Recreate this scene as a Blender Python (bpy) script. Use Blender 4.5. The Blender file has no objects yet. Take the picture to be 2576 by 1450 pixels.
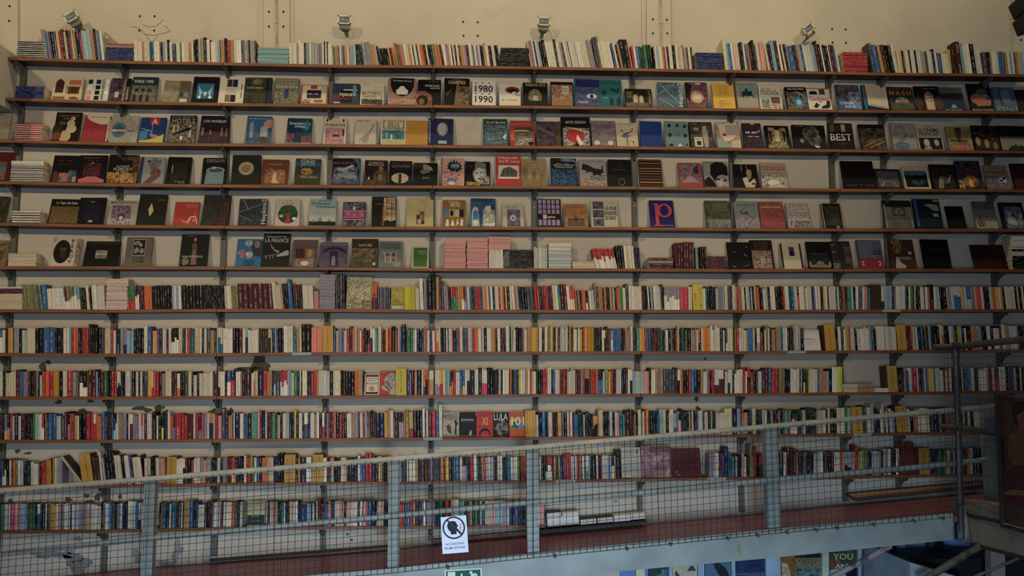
import bpy, math, random, re
import numpy as np
from mathutils import Vector, Matrix
SC = bpy.context.scene
COL = SC.collection
R0 = random.Random(7)
# ------------------------------------------------------------------ camera
IW, IH, FPX = 2576.0, 1450.0, 2070.0
YAW, PITCH, ROLL = 0.07332, 0.09835, -0.00315
W = 7.10                     # distance from the camera to the book wall
ZC = 4.0                     # camera height over the ground floor
cy_, sy_, cp_, sp_ = math.cos(YAW), math.sin(YAW), math.cos(PITCH), math.sin(PITCH)
FWD = Vector((sy_*cp_, cy_*cp_, sp_)); RT0 = Vector((cy_, -sy_, 0)); UP0 = RT0.cross(FWD)
RT = RT0*math.cos(ROLL) + UP0*math.sin(ROLL); UP = UP0*math.cos(ROLL) - RT0*math.sin(ROLL)
EYE = Vector((0, 0, ZC))
cam = bpy.data.cameras.new('camera'); camo = bpy.data.objects.new('camera', cam); COL.objects.link(camo)
cam.sensor_fit = 'HORIZONTAL'; cam.sensor_width = 36.0; cam.lens = 36.0*FPX/IW; cam.clip_end = 100
M3 = Matrix((RT, UP, -FWD)).transposed()
camo.matrix_world = Matrix.Translation(EYE) @ M3.to_4x4()
SC.camera = camo
SC.view_settings.view_transform = 'Standard'; SC.view_settings.look = 'None'
SC.view_settings.gamma = 1.0; SC.view_settings.use_curve_mapping = False
SC.view_settings.exposure = -0.22
def ray(px, py): return FWD + RT*((px-IW/2)/FPX) - UP*((py-IH/2)/FPX)
def at(px, py, Y):
    d = ray(px, py); return EYE + d*(Y/d.y)
def atd(px, py, dep): return EYE + ray(px, py)*dep
# ------------------------------------------------------------------ sky light and lamps
wd = bpy.data.worlds.new('hall_daylight'); SC.world = wd; wd.use_nodes = True
wd.node_tree.nodes['Background'].inputs[0].default_value = (0.45, 0.62, 1.0, 1)
wd.node_tree.nodes['Background'].inputs[1].default_value = 0.045
def lamp(name, kind, loc, tgt, energy, colr, size=0.2, **kw):
    l = bpy.data.lights.new(name, kind); o = bpy.data.objects.new(name, l); COL.objects.link(o)
    l.energy = energy; l.color = colr
    if kind == 'SPOT': l.shadow_soft_size = size; l.spot_size = kw.get('ang', 1.2); l.spot_blend = kw.get('blend', 1.0)
    if kind == 'AREA': l.shape = 'RECTANGLE'; l.size = size; l.size_y = kw.get('sy', size)
    o.location = loc; o.rotation_euler = (Vector(tgt)-Vector(loc)).to_track_quat('-Z', 'Y').to_euler()
    return o
ZR9 = at(1088, 995, W).z
WARM = (1.0, 0.79, 0.50)
lamp('hall_lamp_west', 'SPOT', (-5.2, W-11.7, ZR9+4.3), (-1.5, W, ZC+3.0), 2000, WARM, .10, ang=.90, blend=.8)
lamp('hall_lamp_east', 'SPOT', (3.4, W-11.7, ZR9+4.3), (-0.2, W, ZC+3.0), 2000, WARM, .10, ang=.90, blend=.8)
lamp('window_daylight', 'AREA', (-.6, W-8.0, 3.3), (0.2, W, ZC-.3), 205, (.62, .74, 1.0), 3.0, sy=1.8)
lamp('roof_light', 'AREA', (1.6, W-2.0, ZC+6.2), (1.6, W, ZC+3.4), 240, (1.0, .86, .54), 12.0, sy=.5)
lw = lamp('lower_window_daylight', 'SPOT', (.8, W-8.6, 2.3), (.4, W, ZC-2.3), 2700, (.48, .70, 1.0), .7, ang=1.35, blend=1.0); lw.scale = (1, .36, 1)  # added blue fill spot behind the camera, cone flattened to brighten the lower wall
# ------------------------------------------------------------------ helpers
def hx(s):
    if len(s) == 3: s = ''.join(c*2 for c in s)
    v = [int(s[i:i+2], 16)/255 for i in (0, 2, 4)]
    return tuple((x/12.92 if x <= .04045 else ((x+.055)/1.055)**2.4) for x in v)
def nmat(name, col=(.5, .5, .5), rough=.6, metal=0., spec=.4):
    m = bpy.data.materials.new(name); m.use_nodes = True
    b = m.node_tree.nodes['Principled BSDF']
    b.inputs['Base Color'].default_value = (*col, 1); b.inputs['Roughness'].default_value = rough
    b.inputs['Metallic'].default_value = metal; b.inputs['Specular IOR Level'].default_value = spec
    return m, m.node_tree, b
def N(nt, t, **kw):
    n = nt.nodes.new(t)
    for k, v in kw.items(): setattr(n, k, v)
    return n
def noisy(name, c1, c2, scale=4, rough=.7, det=6, stretch=(1, 1, 1), lo=.35, hi=.65, metal=0., bump=0., c3=None, s3=1.0, lo3=.62, hi3=.72):
    m, nt, b = nmat(name, c1, rough, metal)
    tc = N(nt, 'ShaderNodeTexCoord'); mp = N(nt, 'ShaderNodeMapping'); mp.inputs['Scale'].default_value = stretch
    nz = N(nt, 'ShaderNodeTexNoise'); nz.inputs['Scale'].default_value = scale; nz.inputs['Detail'].default_value = det
    rp = N(nt, 'ShaderNodeMapRange'); rp.inputs[1].default_value = lo; rp.inputs[2].default_value = hi
    mx = N(nt, 'ShaderNodeMix', data_type='RGBA'); mx.inputs[6].default_value = (*c1, 1); mx.inputs[7].default_value = (*c2, 1)
    L = nt.links.new
    L(tc.outputs['Object'], mp.inputs[0]); L(mp.outputs[0], nz.inputs['Vector']); L(nz.outputs['Fac'], rp.inputs[0]); L(rp.outputs[0], mx.inputs[0])
    out = mx.outputs[2]
    if c3:
        n3 = N(nt, 'ShaderNodeTexNoise'); n3.inputs['Scale'].default_value = s3; n3.inputs['Detail'].default_value = 9; n3.inputs['Roughness'].default_value = .7
        r3 = N(nt, 'ShaderNodeMapRange'); r3.inputs[1].default_value = lo3; r3.inputs[2].default_value = hi3
        m3 = N(nt, 'ShaderNodeMix', data_type='RGBA'); m3.inputs[7].default_value = (*c3, 1)
        L(mp.outputs[0], n3.inputs['Vector']); L(n3.outputs['Fac'], r3.inputs[0]); L(r3.outputs[0], m3.inputs[0]); L(out, m3.inputs[6]); out = m3.outputs[2]
    L(out, b.inputs['Base Color'])
    if bump:
        bp = N(nt, 'ShaderNodeBump'); bp.inputs['Strength'].default_value = bump; bp.inputs['Distance'].default_value = .01
        nb = N(nt, 'ShaderNodeTexNoise'); nb.inputs['Scale'].default_value = 28; nb.inputs['Detail'].default_value = 5
        L(tc.outputs['Object'], nb.inputs['Vector']); L(nb.outputs['Fac'], bp.inputs['Height']); L(bp.outputs[0], b.inputs['Normal'])
    return m
# printed paper: colours ride on the mesh as face attributes (they are the book's own print)
def print_mat(name, mode, rough):
    m, nt, b = nmat(name, (.5, .5, .5), rough, 0, .16); L = nt.links.new
    a = N(nt, 'ShaderNodeAttribute', attribute_name='col'); a2 = N(nt, 'ShaderNodeAttribute', attribute_name='col2')
    if mode == 'flat': L(a.outputs['Color'], b.inputs['Base Color']); return m
    uv = N(nt, 'ShaderNodeUVMap', uv_map='uv'); sx = N(nt, 'ShaderNodeSeparateXYZ'); L(uv.outputs[0], sx.inputs[0])
    cb = N(nt, 'ShaderNodeCombineXYZ'); nz = N(nt, 'ShaderNodeTexNoise')
    mx = N(nt, 'ShaderNodeMix', data_type='RGBA'); L(a.outputs['Color'], mx.inputs[6]); L(a2.outputs['Color'], mx.inputs[7])
    def mth(op, x, y):
        n = N(nt, 'ShaderNodeMath', operation=op)
        for i, v in enumerate((x, y)):
            if isinstance(v, (int, float)): n.inputs[i].default_value = v
            elif v is not None: L(v, n.inputs[i])
        return n.outputs[0]
    if mode == 'photo':
        L(sx.outputs[0], cb.inputs[0]); L(sx.outputs[1], cb.inputs[1]); L(mth('MULTIPLY', a2.outputs['Alpha'], 37.0), cb.inputs[2])
        L(cb.outputs[0], nz.inputs['Vector']); L(mth('MULTIPLY', a.outputs['Alpha'], 1.5), nz.inputs['Scale']); nz.inputs['Detail'].default_value = 9; nz.inputs['Roughness'].default_value = .68
        rp = N(nt, 'ShaderNodeMapRange'); rp.inputs[1].default_value = .40; rp.inputs[2].default_value = .62
        L(nz.outputs['Fac'], rp.inputs[0]); L(rp.outputs[0], mx.inputs[0]); L(mx.outputs[2], b.inputs['Base Color'])
    else:   # spine lettering: broken strokes along the spine
        d = mth('ABSOLUTE', mth('SUBTRACT', sx.outputs[0], .5), None)
        inside = mth('LESS_THAN', d, .11)
        nz.inputs['Detail'].default_value = 1
        L(mth('MULTIPLY', sx.outputs[0], 1.5), cb.inputs[0]); L(mth('MULTIPLY', sx.outputs[1], 42), cb.inputs[1]); L(mth('MULTIPLY', a2.outputs['Alpha'], 53.0), cb.inputs[2])
        L(cb.outputs[0], nz.inputs['Vector']); nz.inputs['Scale'].default_value = 1.0
        n2 = N(nt, 'ShaderNodeTexNoise'); n2.inputs['Detail'].default_value = 0; n2.inputs['Scale'].default_value = 1.0
        c2 = N(nt, 'ShaderNodeCombineXYZ'); L(mth('MULTIPLY', sx.outputs[1], 4.5), c2.inputs[1]); L(mth('MULTIPLY', a2.outputs['Alpha'], 91.0), c2.inputs[2]); L(c2.outputs[0], n2.inputs['Vector'])
        k = mth('MULTIPLY', inside, mth('MULTIPLY', mth('GREATER_THAN', nz.outputs['Fac'], .47), mth('GREATER_THAN', n2.outputs['Fac'], .46)))
        L(mth('MULTIPLY', k, .45), mx.inputs[0]); L(mx.outputs[2], b.inputs['Base Color'])
    return m
MFLAT = print_mat('printed_card', 'flat', .5); MPHOTO = print_mat('printed_picture', 'photo', .5); MSPINE = print_mat('printed_spine', 'spine', .5)
MPAGE = noisy('page_edges', hx('c9b692'), hx('a8936c'), 90, .8, 2, (1, 1, 1))
PM = [MFLAT, MPHOTO, MSPINE, MPAGE]
class G:
    def __init__(s): s.v = []; s.f = []; s.c = []; s.c2 = []; s.u = []; s.m = []
    def poly(s, pts, col=(.5, .5, .5), col2=(0, 0, 0), mat=0, uv=None, sc=5., seed=0.):
        b = len(s.v); s.v += [tuple(p) for p in pts]; n = len(pts)
        s.f.append(tuple(range(b, b+n))); s.m.append(mat)
        s.c += [(*col, sc)]*n; s.c2 += [(*col2, seed)]*n
        s.u += list(uv) if uv else [(0, 0)]*n
    def box(s, x0, x1, y0, y1, z0, z1, M=None, skip='', **k):
        P = [Vector((x, y, z)) for z in (z0, z1) for y in (y0, y1) for x in (x0, x1)]
        if M is not None: P = [M @ p for p in P]
        F = {'f': (0, 1, 5, 4), 'b': (3, 2, 6, 7), 'l': (2, 0, 4, 6), 'r': (1, 3, 7, 5), 't': (4, 5, 7, 6), 'd': (2, 3, 1, 0)}
        for n, q in F.items():
            if n not in skip: s.poly([P[i] for i in q], **k)
    def tube(s, pts, r, n=10, cap=True, **k):
        pts = [Vector(p) for p in pts]; rings = []
        for i, p in enumerate(pts):
            t = (pts[min(i+1, len(pts)-1)]-pts[max(i-1, 0)]).normalized()
            a = t.cross(Vector((0, 0, 1)) if abs(t.z) < .9 else Vector((1, 0, 0))).normalized(); b = t.cross(a)
            rr = r[i] if isinstance(r, (list, tuple)) else r
            rings.append([p + a*(math.cos(2*math.pi*j/n)*rr) + b*(math.sin(2*math.pi*j/n)*rr) for j in range(n)])
        for i in range(len(rings)-1):
            for j in range(n):
                s.poly([rings[i][j], rings[i][(j+1) % n], rings[i+1][(j+1) % n], rings[i+1][j]], **k)
        if cap: s.poly(rings[0][::-1], **k); s.poly(rings[-1], **k)
    def build(s, name, mats=None, parent=None, loc=None, smooth=False, weld=False):
        me = bpy.data.meshes.new(name); me.from_pydata(s.v, [], s.f)
        ca = me.color_attributes.new('col', 'FLOAT_COLOR', 'CORNER'); ca.data.foreach_set('color', np.array(s.c, dtype=np.float32).ravel())
        cb = me.color_attributes.new('col2', 'FLOAT_COLOR', 'CORNER'); cb.data.foreach_set('color', np.array(s.c2, dtype=np.float32).ravel())
        ul = me.uv_layers.new(name='uv'); ul.data.foreach_set('uv', np.array(s.u, dtype=np.float32).ravel())
        for m in (mats or PM): me.materials.append(m)
        me.polygons.foreach_set('material_index', s.m)
        if weld:
            import bmesh
            bm = bmesh.new(); bm.from_mesh(me); bmesh.ops.remove_doubles(bm, verts=bm.verts, dist=1e-5); bm.to_mesh(me); bm.free()
        if smooth: me.shade_smooth()
        me.update(); o = bpy.data.objects.new(name, me); COL.objects.link(o)
        if parent: o.parent = parent
        if loc is not None: o.location = loc
        return o
def tag(o, label=None, cat=None, group=None, kind=None):
    for k, v in (('label', label), ('category', cat), ('group', group), ('kind', kind)):
        if v: o[k] = v
    return o
def empty(name, loc=(0, 0, 0)):
    o = bpy.data.objects.new(name, None); COL.objects.link(o); o.location = loc; o.empty_display_size = .1; return o
ORD = 'zeroth first second third fourth fifth sixth seventh eighth ninth tenth eleventh twelfth thirteenth fourteenth fifteenth sixteenth seventeenth eighteenth nineteenth'.split()
TEN = {2: 'twent', 3: 'thirt', 4: 'fort', 5: 'fift', 6: 'sixt', 7: 'sevent', 8: 'eight', 9: 'ninet'}
def ordn(n):
    if n < 20: return ORD[n]
    t, u = divmod(n, 10); return TEN[t] + ('ieth' if u == 0 else 'y-' + ORD[u])
# text glyph cache: flat outlines from the built-in font
_txt = {}
def text_polys(s):
    if s not in _txt:
        cu = bpy.data.curves.new('t', 'FONT'); cu.body = s; cu.size = 1; cu.resolution_u = 2; cu.offset = .012
        o = bpy.data.objects.new('t', cu); COL.objects.link(o); dg = bpy.context.evaluated_depsgraph_get()
        me = o.evaluated_get(dg).to_mesh(); v = [(p.co.x, p.co.y) for p in me.vertices]; f = [tuple(p.vertices) for p in me.polygons]
        o.to_mesh_clear(); bpy.data.objects.remove(o); bpy.data.curves.remove(cu)
        if v:
            xs = [p[0] for p in v]; ys = [p[1] for p in v]
            _txt[s] = (v, f, min(xs), max(xs), min(ys), max(ys))
        else: _txt[s] = ([], [], 0, 1, 0, 1)
    return _txt[s]
def put_text(g, s, cx, cy, h, w, P, col, rot=0):
    """Lettering centred at (cx, cy); cap height h, width w (0 = natural); P maps (x, y) to 3-D."""
    v, f, x0, x1, y0, y1 = text_polys(s)
    if not v: return
    ky = h/.70; kx = ky if not w else w/max(x1-x0, 1e-6); mx = (x0+x1)/2; my = .35
    q = []
    for (x, y) in v:
        a, b = (x-mx)*kx, (y-my)*ky
        if rot == 1: a, b = -b, a
        if rot == -1: a, b = b, -a
        q.append(P(cx+a, cy+b))
    for t in f: g.poly([q[i] for i in t], col=col)

def wmat(o):
    """world matrix without waiting for a scene update"""
    b = Matrix.Translation(o.location) @ o.rotation_euler.to_matrix().to_4x4()
    return (wmat(o.parent) @ o.matrix_parent_inverse @ b) if o.parent else b
def keep(o, p):
    """parent o (modelled in world coordinates) under p without moving it"""
    o.parent = p; o.matrix_parent_inverse = wmat(p).inverted(); return o
# ------------------------------------------------------------------ the wall
WOOD = noisy('shaded_shelf_wood', hx('3f2412'), hx('2e1a0d'), 2.2, .55, 8, (1.2, 30, 30), c3=hx('241208'), s3=1.3, lo3=.60, hi3=.75)  # dark stain, with the shade under the boards put into the colour
WEDGE = noisy('lit_sawn_edge', hx('7c4a22'), hx('5f3619'), 2.2, .55, 8, (1.5, 30, 30), c3=hx('33190b'), s3=1.6, lo3=.62, hi3=.74)  # sawn front edge, lightened in colour so it stands out as lit
WOOD2 = noisy('pale_plank_wood', hx('b07a42'), hx('8a5a2c'), 3, .6, 8, (1, 25, 25))
STEEL = noisy('olive_painted_steel', hx('56574b'), hx('484a3f'), 3, .6, 4)
DARK = nmat('dark_hollow', hx('0a0908'), .9)[0]
PLAST = noisy('whitewashed_plaster', hx('b4ab97'), hx('a79e8b'), 1.1, .9, 8, bump=.25, c3=hx('9a8f7e'), s3=1.7, lo3=.60, hi3=.80)
MORTAR = noisy('bare_mortar', hx('4f4a3d'), hx('3f3a2e'), 20, .95)
MOULD = noisy('grey_mould', hx('8d8a83'), hx('6c6a66'), 14, .95)
HOLE = nmat('bolt_hole', hx('1c1814'), .9)[0]
REDP = noisy('oxblood_gloss_paint', hx('7c4448'), hx('6c3a3e'), 2.5, .38, 6, c3=hx('7a4630'), s3=1.1, lo3=.62, hi3=.74)
GREY = noisy('blue_grey_steel_paint', hx('868c82'), hx('747a71'), 4, .5, 6, c3=hx('6b5a45'), s3=2.2, lo3=.68, hi3=.76)
WIRE = nmat('galvanised_wire', hx('3c3f3f'), .5, .6)[0]
BL, BR = at(-260, 1700, W), at(2900, -260, W)
g = G(); g.box(BL.x, BR.x, W, W+.25, -.5, BR.z+.4); wall = tag(g.build('wall_back', [PLAST]), kind='structure')
g = G(); g.box(-9, 9, -6, W+.2, -.62, -.5); tag(g.build('floor', [noisy('dark_shop_floor', hx('3a3733'), hx('2b2926'), 2)]), kind='structure')
def wpoly(g, pts, y0, y1, **k):
    """prism with the outline pts (pixels traced on the wall plane) between depths y0 (front) and y1"""
    F = [at(px, py, y0) for px, py in pts]; B = [Vector((p.x, y1, p.z)) for p in F]
    n = len(pts)
    area = sum(F[i].x*F[(i+1) % n].z - F[(i+1) % n].x*F[i].z for i in range(n))
    if area < 0: F.reverse(); B.reverse()
    g.poly(F, **k)
    for i in range(n): g.poly([F[i], B[i], B[(i+1) % n], F[(i+1) % n]], **k)
# shallow plaster pilasters above the shelves
for i, (a, b, c, d) in enumerate([(664, 728, 663, 729), (1627, 1686, 1627, 1689), (2548, 2640, 2553, 2640), (-60, 44, -60, 45)]):
    g = G(); wpoly(g, [(a, -80), (b, -80), (d, 150), (c, 150)], W-.035, W)
    tag(g.build('trim_%d' % (i+1), [PLAST]), kind='structure')
for a, b, c, d in [(652, 664, 650, 663), (728, 739, 729, 739), (1613, 1627, 1616, 1627)]:
    g = G(); wpoly(g, [(a, -80), (b, -80), (d, 150), (c, 150)], W-.012, W)
    tag(g.build('trim_5', [PLAST]), kind='structure')
def disc(g, px, py, r, y0, y1, n=10):
    c = at(px, py, W); pts = [(c.x+r*math.cos(2*math.pi*i/n), c.z+r*math.sin(2*math.pi*i/n)) for i in range(n)]
    g.poly([(x, y0, z) for x, z in pts]); 
    for i in range(n):
        (x0, z0), (x1, z1) = pts[i], pts[(i+1) % n]; g.poly([(x0, y0, z0), (x0, y1, z0), (x1, y1, z1), (x1, y0, z1)])
for px, py in [(352, 41), (389, 41), (351, 77), (388, 77), (679, 34), (715, 34), (679, 71), (715, 71), (1165, 55), (1202, 56), (1166, 90), (1202, 90),
               (1640, 53), (1675, 54), (1640, 88), (1676, 88), (2093, 73), (2127, 74), (2094, 107), (2128, 108), (2560, 70), (2561, 104), (30, 20), (29, 57), (1097, 1359), (874, 1345), (885, 1359)]:
    on = any(a < px < b for a, b in [(664, 728), (1627, 1690), (2548, 2640), (-60, 45)]) and py < 150
    g = G(); disc(g, px, py, .0085, W-(.041 if on else .006), W); g.build('bolt_hole', [HOLE], wall)
def blob(cx, cy, rx, ry, seed, n=26, mat=MORTAR, nm='bare_patch', rough=.45):
    r = random.Random(seed); ph = [r.uniform(0, 6.28) for _ in range(5)]; pts = []
    for i in range(n):
        a = 2*math.pi*i/n; k = 1+rough*(.5*math.sin(2*a+ph[0])+.4*math.sin(3*a+ph[1])+.3*math.sin(5*a+ph[2])+.25*math.sin(9*a+ph[3]))*.7+r.uniform(-.1, .1)
        k = max(k, .15); pts.append((cx+rx*k*math.cos(a), cy+ry*k*math.sin(a)))
    g = G(); c = at(cx, cy, W-.0025); P = [at(x, y, W-.0025) for x, y in pts]
    for i in range(n): g.poly([c, P[i], P[(i+1) % n]])
    g.build(nm, [mat], wall)
for k, b in enumerate([(108, 924, 10, 10), (122, 912, 6, 6), (655, 915, 22, 22), (628, 929, 26, 7), (600, 931, 12, 5), (192, 1040, 22, 5), (208, 1033, 12, 4), (222, 1038, 9, 4),
        (352, 1028, 18, 6), (372, 1033, 10, 5), (400, 1028, 13, 8), (415, 1038, 7, 7), (533, 1037, 9, 6), (541, 1032, 5, 5), (566, 1029, 5, 4), (582, 1033, 6, 6),
        (44, 1136, 6, 6), (70, 1141, 10, 3), (218, 1248, 7, 6), (245, 1252, 9, 8), (258, 1245, 6, 9), (228, 1262, 9, 4), (172, 1257, 9, 5), (26, 1261, 6, 5), (302, 1250, 6, 5), (148, 1012, 8, 6), (228, 1010, 10, 3),
        (1752, 1004, 6, 6), (1756, 1029, 6, 7), (1774, 903, 3, 3)]):
    blob(*b, k)
for k, b in enumerate([(130, 1396, 40, 12), (182, 1402, 22, 20), (200, 1425, 24, 22), (345, 1400, 12, 16), (446, 1385, 12, 24), (420, 1418, 30, 8), (1549, 1262, 4, 3), (196, 1357, 9, 7)]):
    blob(*b, 90+k, mat=MOULD, nm='mould_stain', n=34, rough=.7)
# hairline cracks round one group of bolt holes
g = G()
for pl in [[(330, 66), (352, 72), (365, 86), (385, 89), (405, 85), (428, 79)], [(358, 61), (372, 68), (392, 66), (405, 56), (410, 48)], [(365, 86), (378, 103)], [(397, 90), (386, 104)], [(428, 79), (420, 68), (412, 65)]]:
    for (a, b), (c, d) in zip(pl, pl[1:]):
        p, q = at(a, b, W-.002), at(c, d, W-.002); n = (q-p).cross(Vector((0, 1, 0))).normalized()*.0016
        g.poly([p-n, q-n, q+n, p+n])
g.build('hairline_crack', [MORTAR], wall)
# beam end at the far left
g = G(); a = at(38, 285, W); b = at(40, 150, W)
g.box(a.x-.5, a.x, W-1.6, W, a.z, b.z+.02)
tag(g.build('trim_6', [PLAST]), kind='structure')
# ------------------------------------------------------------------ shelves
DEP = .165; YF = W-DEP
ROWS = {1: [(20, 143), (30, 144), (320, 153), (564, 157), (835, 163), (1090, 164), (1345, 167.5), (1600, 172), (1850, 176), (2104, 180.5), (2231, 183), (2480, 185.5), (2640, 188)],
2: [(10, 245), (20, 246), (300, 255), (558, 259), (829, 263), (1088, 264), (1345, 266), (1600, 269.5), (1850, 273), (2104, 276), (2231, 277), (2480, 279.5), (2640, 281)],
3: [(-60, 350), (25, 351), (300, 359), (558, 361), (829, 362.5), (1090, 365), (1345, 367), (1604, 368.5), (1850, 372.5), (2113, 376), (2480, 378.8), (2640, 380)],
4: [(-60, 455), (20, 456), (300, 462), (550, 464.5), (829, 465.5), (1088, 467), (1345, 468), (1606, 469.5), (1850, 472.5), (2115, 475.5), (2480, 476), (2640, 478)],
5: [(-60, 559), (300, 566), (565, 568), (829, 570), (1088, 571), (1345, 571), (1608, 572), (1850, 574.5), (2120, 575.5), (2480, 576), (2640, 577)],
6: [(-60, 670), (300, 670.5), (550, 671), (829, 672.5), (1090, 675), (1345, 675.5), (1610, 676), (1850, 677.5), (2250, 676.5), (2480, 677), (2640, 679)],
7: [(-60, 778), (300, 779.5), (545, 777.5), (829, 777.5), (1087, 779.5), (1612, 780), (1850, 780), (2250, 779), (2640, 778)],
8: [(-60, 888), (300, 890.5), (545, 889), (829, 886.6), (1087, 885.6), (1345, 885), (1612, 884), (1850, 884), (2130, 882.5), (2250, 881.5), (2640, 880)],
9: [(-60, 998), (300, 998.5), (545, 997), (829, 996), (1087, 995), (1345, 992), (1612, 991.5), (1850, 990.5), (2120, 988), (2350, 986), (2480, 984.5), (2640, 981)],
10: [(-60, 1108), (300, 1107), (535, 1105.7), (829, 1103.4), (1087, 1101.5), (1345, 1100), (1612, 1097.5), (1850, 1093.6), (2120, 1092), (2250, 1089), (2640, 1087)],
11: [(-60, 1223), (300, 1220.7), (545, 1216), (829, 1213.7), (1087, 1211.7), (1345, 1209), (1612, 1205), (1850, 1201), (2110, 1199), (2260, 1195.5), (2640, 1192)],
12: [(-60, 1336), (260, 1334), (540, 1328), (810, 1325.7), (1085, 1324), (1372, 1321)]}
def ytop(row, px): t = ROWS[row]; return float(np.interp(px, [a for a, b in t], [b for a, b in t]))
def shelf_z(row, px): return at(px, ytop(row, px), YF).z
# height of the board under a world X (inverse of the pixel table)
ZT = {r: ([at(a, b, YF).x for a, b in t], [at(a, b, YF).z for a, b in t]) for r, t in ROWS.items()}
def shelf_at(row, X): return float(np.interp(X, *ZT[row]))
TH = .025
JN = {r: ([20, 561, 1089, 1602, 2105, 2640] if r == 1 else [10, 558, 1089, 1602, 2105, 2640] if r == 2 else [-60, 558, 1089, 1604, 2113, 2640] if r in (3, 4) else
      [-60, 565, 1089, 1610, 2122, 2640] if r in (5, 6) else [-60, 545, 1087, 1612, 2128, 2640]) for r in range(1, 12)}
JN[11] = [-60, 545, 1087, 1612, 2122, 2490]; JN[12] = [-60, 540, 1085, 1372]; JN[10] = [-60, 535, 1087, 1612, 2122, 2560]
BAYN = ['leftmost', 'second', 'third', 'fourth', 'rightmost']
for r, js in JN.items():
    for i in range(len(js)-1):
        xs = np.linspace(js[i]+(.7 if i else 0), js[i+1]-.7, 13); P = [at(x, ytop(r, x), YF) for x in xs]
        g = G(); cx = P[6]
        for a, b in zip(P, P[1:]):
            A0, B0 = Vector((a.x, YF, a.z)), Vector((b.x, YF, b.z)); A1, B1 = Vector((a.x, W-.031, a.z)), Vector((b.x, W-.031, b.z)); d = Vector((0, 0, TH))
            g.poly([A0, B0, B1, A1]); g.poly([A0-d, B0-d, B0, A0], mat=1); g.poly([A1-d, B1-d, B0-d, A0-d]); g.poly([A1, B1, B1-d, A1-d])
        for p, s in ((P[0], 1), (P[-1], -1)):
            q = [Vector((p.x, YF, p.z)), Vector((p.x, W-.031, p.z)), Vector((p.x, W-.031, p.z-TH)), Vector((p.x, YF, p.z-TH))]; g.poly(q if s > 0 else q[::-1])
        ori = Vector((cx.x, W-DEP/2, cx.z)); g.v = [tuple(Vector(v)-ori) for v in g.v]
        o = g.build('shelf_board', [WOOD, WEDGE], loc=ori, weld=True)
        if r == 12: pos = ['under the books at the far left', 'between the railing posts', 'above the notice'][i]; lab = 'brown wooden board of the lowest shelf, ' + pos
        else: lab = 'brown wooden board, %s of five lengths in the %s shelf from the top' % (BAYN[i], ordn(r))
        tag(o, lab, 'shelf', 'wooden shelf boards on the wall')
# uprights with one bracket for each shelf
UP_ = {'A': (55.6, 200, 5, 1125), 'B': (316, 195, 259, 1360), 'C': (575, 185, 539, 1360), 'D': (835, 195, 811, 1360), 'E': (1091, 195, 1081.5, 1360), 'F': (1341, 195, 1349, 1240),
       'G': (1592, 195, 1608.6, 1230), 'H': (1835, 200, 1866, 1230), 'I': (2085.5, 200, 2127, 1240), 'J': (2211, 200, 2265.7, 1220), 'K': (2475, 205, 2529, 1150)}
UX = {}
def bracket(X, r, par):
    z = shelf_at(r, X)-TH; g = G(); w = .012
    g.box(X-w, X+w, YF+.012, W-.03, z-.026, z-.001, skip='f')
    g.box(X-w, X+w, YF+.012, YF+.013, z-.026, z-.022); g.box(X-w, X+w, YF+.012, YF+.013, z-.005, z-.001); g.box(X-w, X-w+.003, YF+.012, YF+.013, z-.022, z-.005); g.box(X+w-.003, X+w, YF+.012, YF+.013, z-.022, z-.005)
    for s in (-1, 1):   # gusset cheeks
        x = X+s*w*.8; q = [(x, YF+.05, z-.026), (x, W-.03, z-.026), (x, W-.03, z-.075), (x, W-.05, z-.072)]; g.poly(q if s < 0 else q[::-1], mat=0)
    g.poly([(X-w, YF+.05, z-.026), (X-w, W-.05, z-.072), (X+w, W-.05, z-.072), (X+w, YF+.05, z-.026)])
    g.poly([(X-w, W-.05, z-.072), (X-w, W-.03, z-.075), (X+w, W-.03, z-.075), (X+w, W-.05, z-.072)])
    g.box(X-w+.003, X+w-.003, YF+.03, YF+.031, z-.023, z-.004, mat=1)
    g.build('bracket', [STEEL, DARK], par)
for k, (n, (xa, ya, xb, yb)) in enumerate(UP_.items()):
    X = (at(xa, ya, W-.03).x + at(xb, yb, W-.03).x)/2; UX[n] = X
    zt = shelf_at(1, X)-TH; bot = {'A': 1450, 'B': 1440, 'C': 1400, 'D': 1385, 'E': 1362, 'F': 1332, 'G': 1305, 'H': 1290, 'I': 1262, 'J': 1240, 'K': 1210}[n]
    zb = at(xb, bot, W-.03).z
    root = empty('shelf_upright', (X, W, zb))
    g = G(); w = .0225; g.box(-w, w, -.03, 0, 0, zt-zb); g.build('post', [STEEL], root)
    for s in (3, 5, 8): 
        g = G(); z = (zt-zb)*(s+.35)/12
        g.tube([(0, -.031, z), (0, -.036, z)], .007, 8); g.build('screw', [noisy('zinc', hx('b9b4a6'), hx('8c887c'), 5, .4)], root)
    for r in ROWS:
        if r == 12 and n not in 'ABCDE': continue
        if r == 11 and n == 'K': continue
        b0 = len(bpy.data.objects); bracket(X, r, root)
        ob = [o for o in root.children if o.name.startswith('bracket')][-1]; keep(ob, root)
    tag(root, 'olive grey steel upright with brackets, %s upright from the left on the book wall' % ordn(k+1), 'shelf upright', 'steel uprights carrying the shelves')
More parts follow.
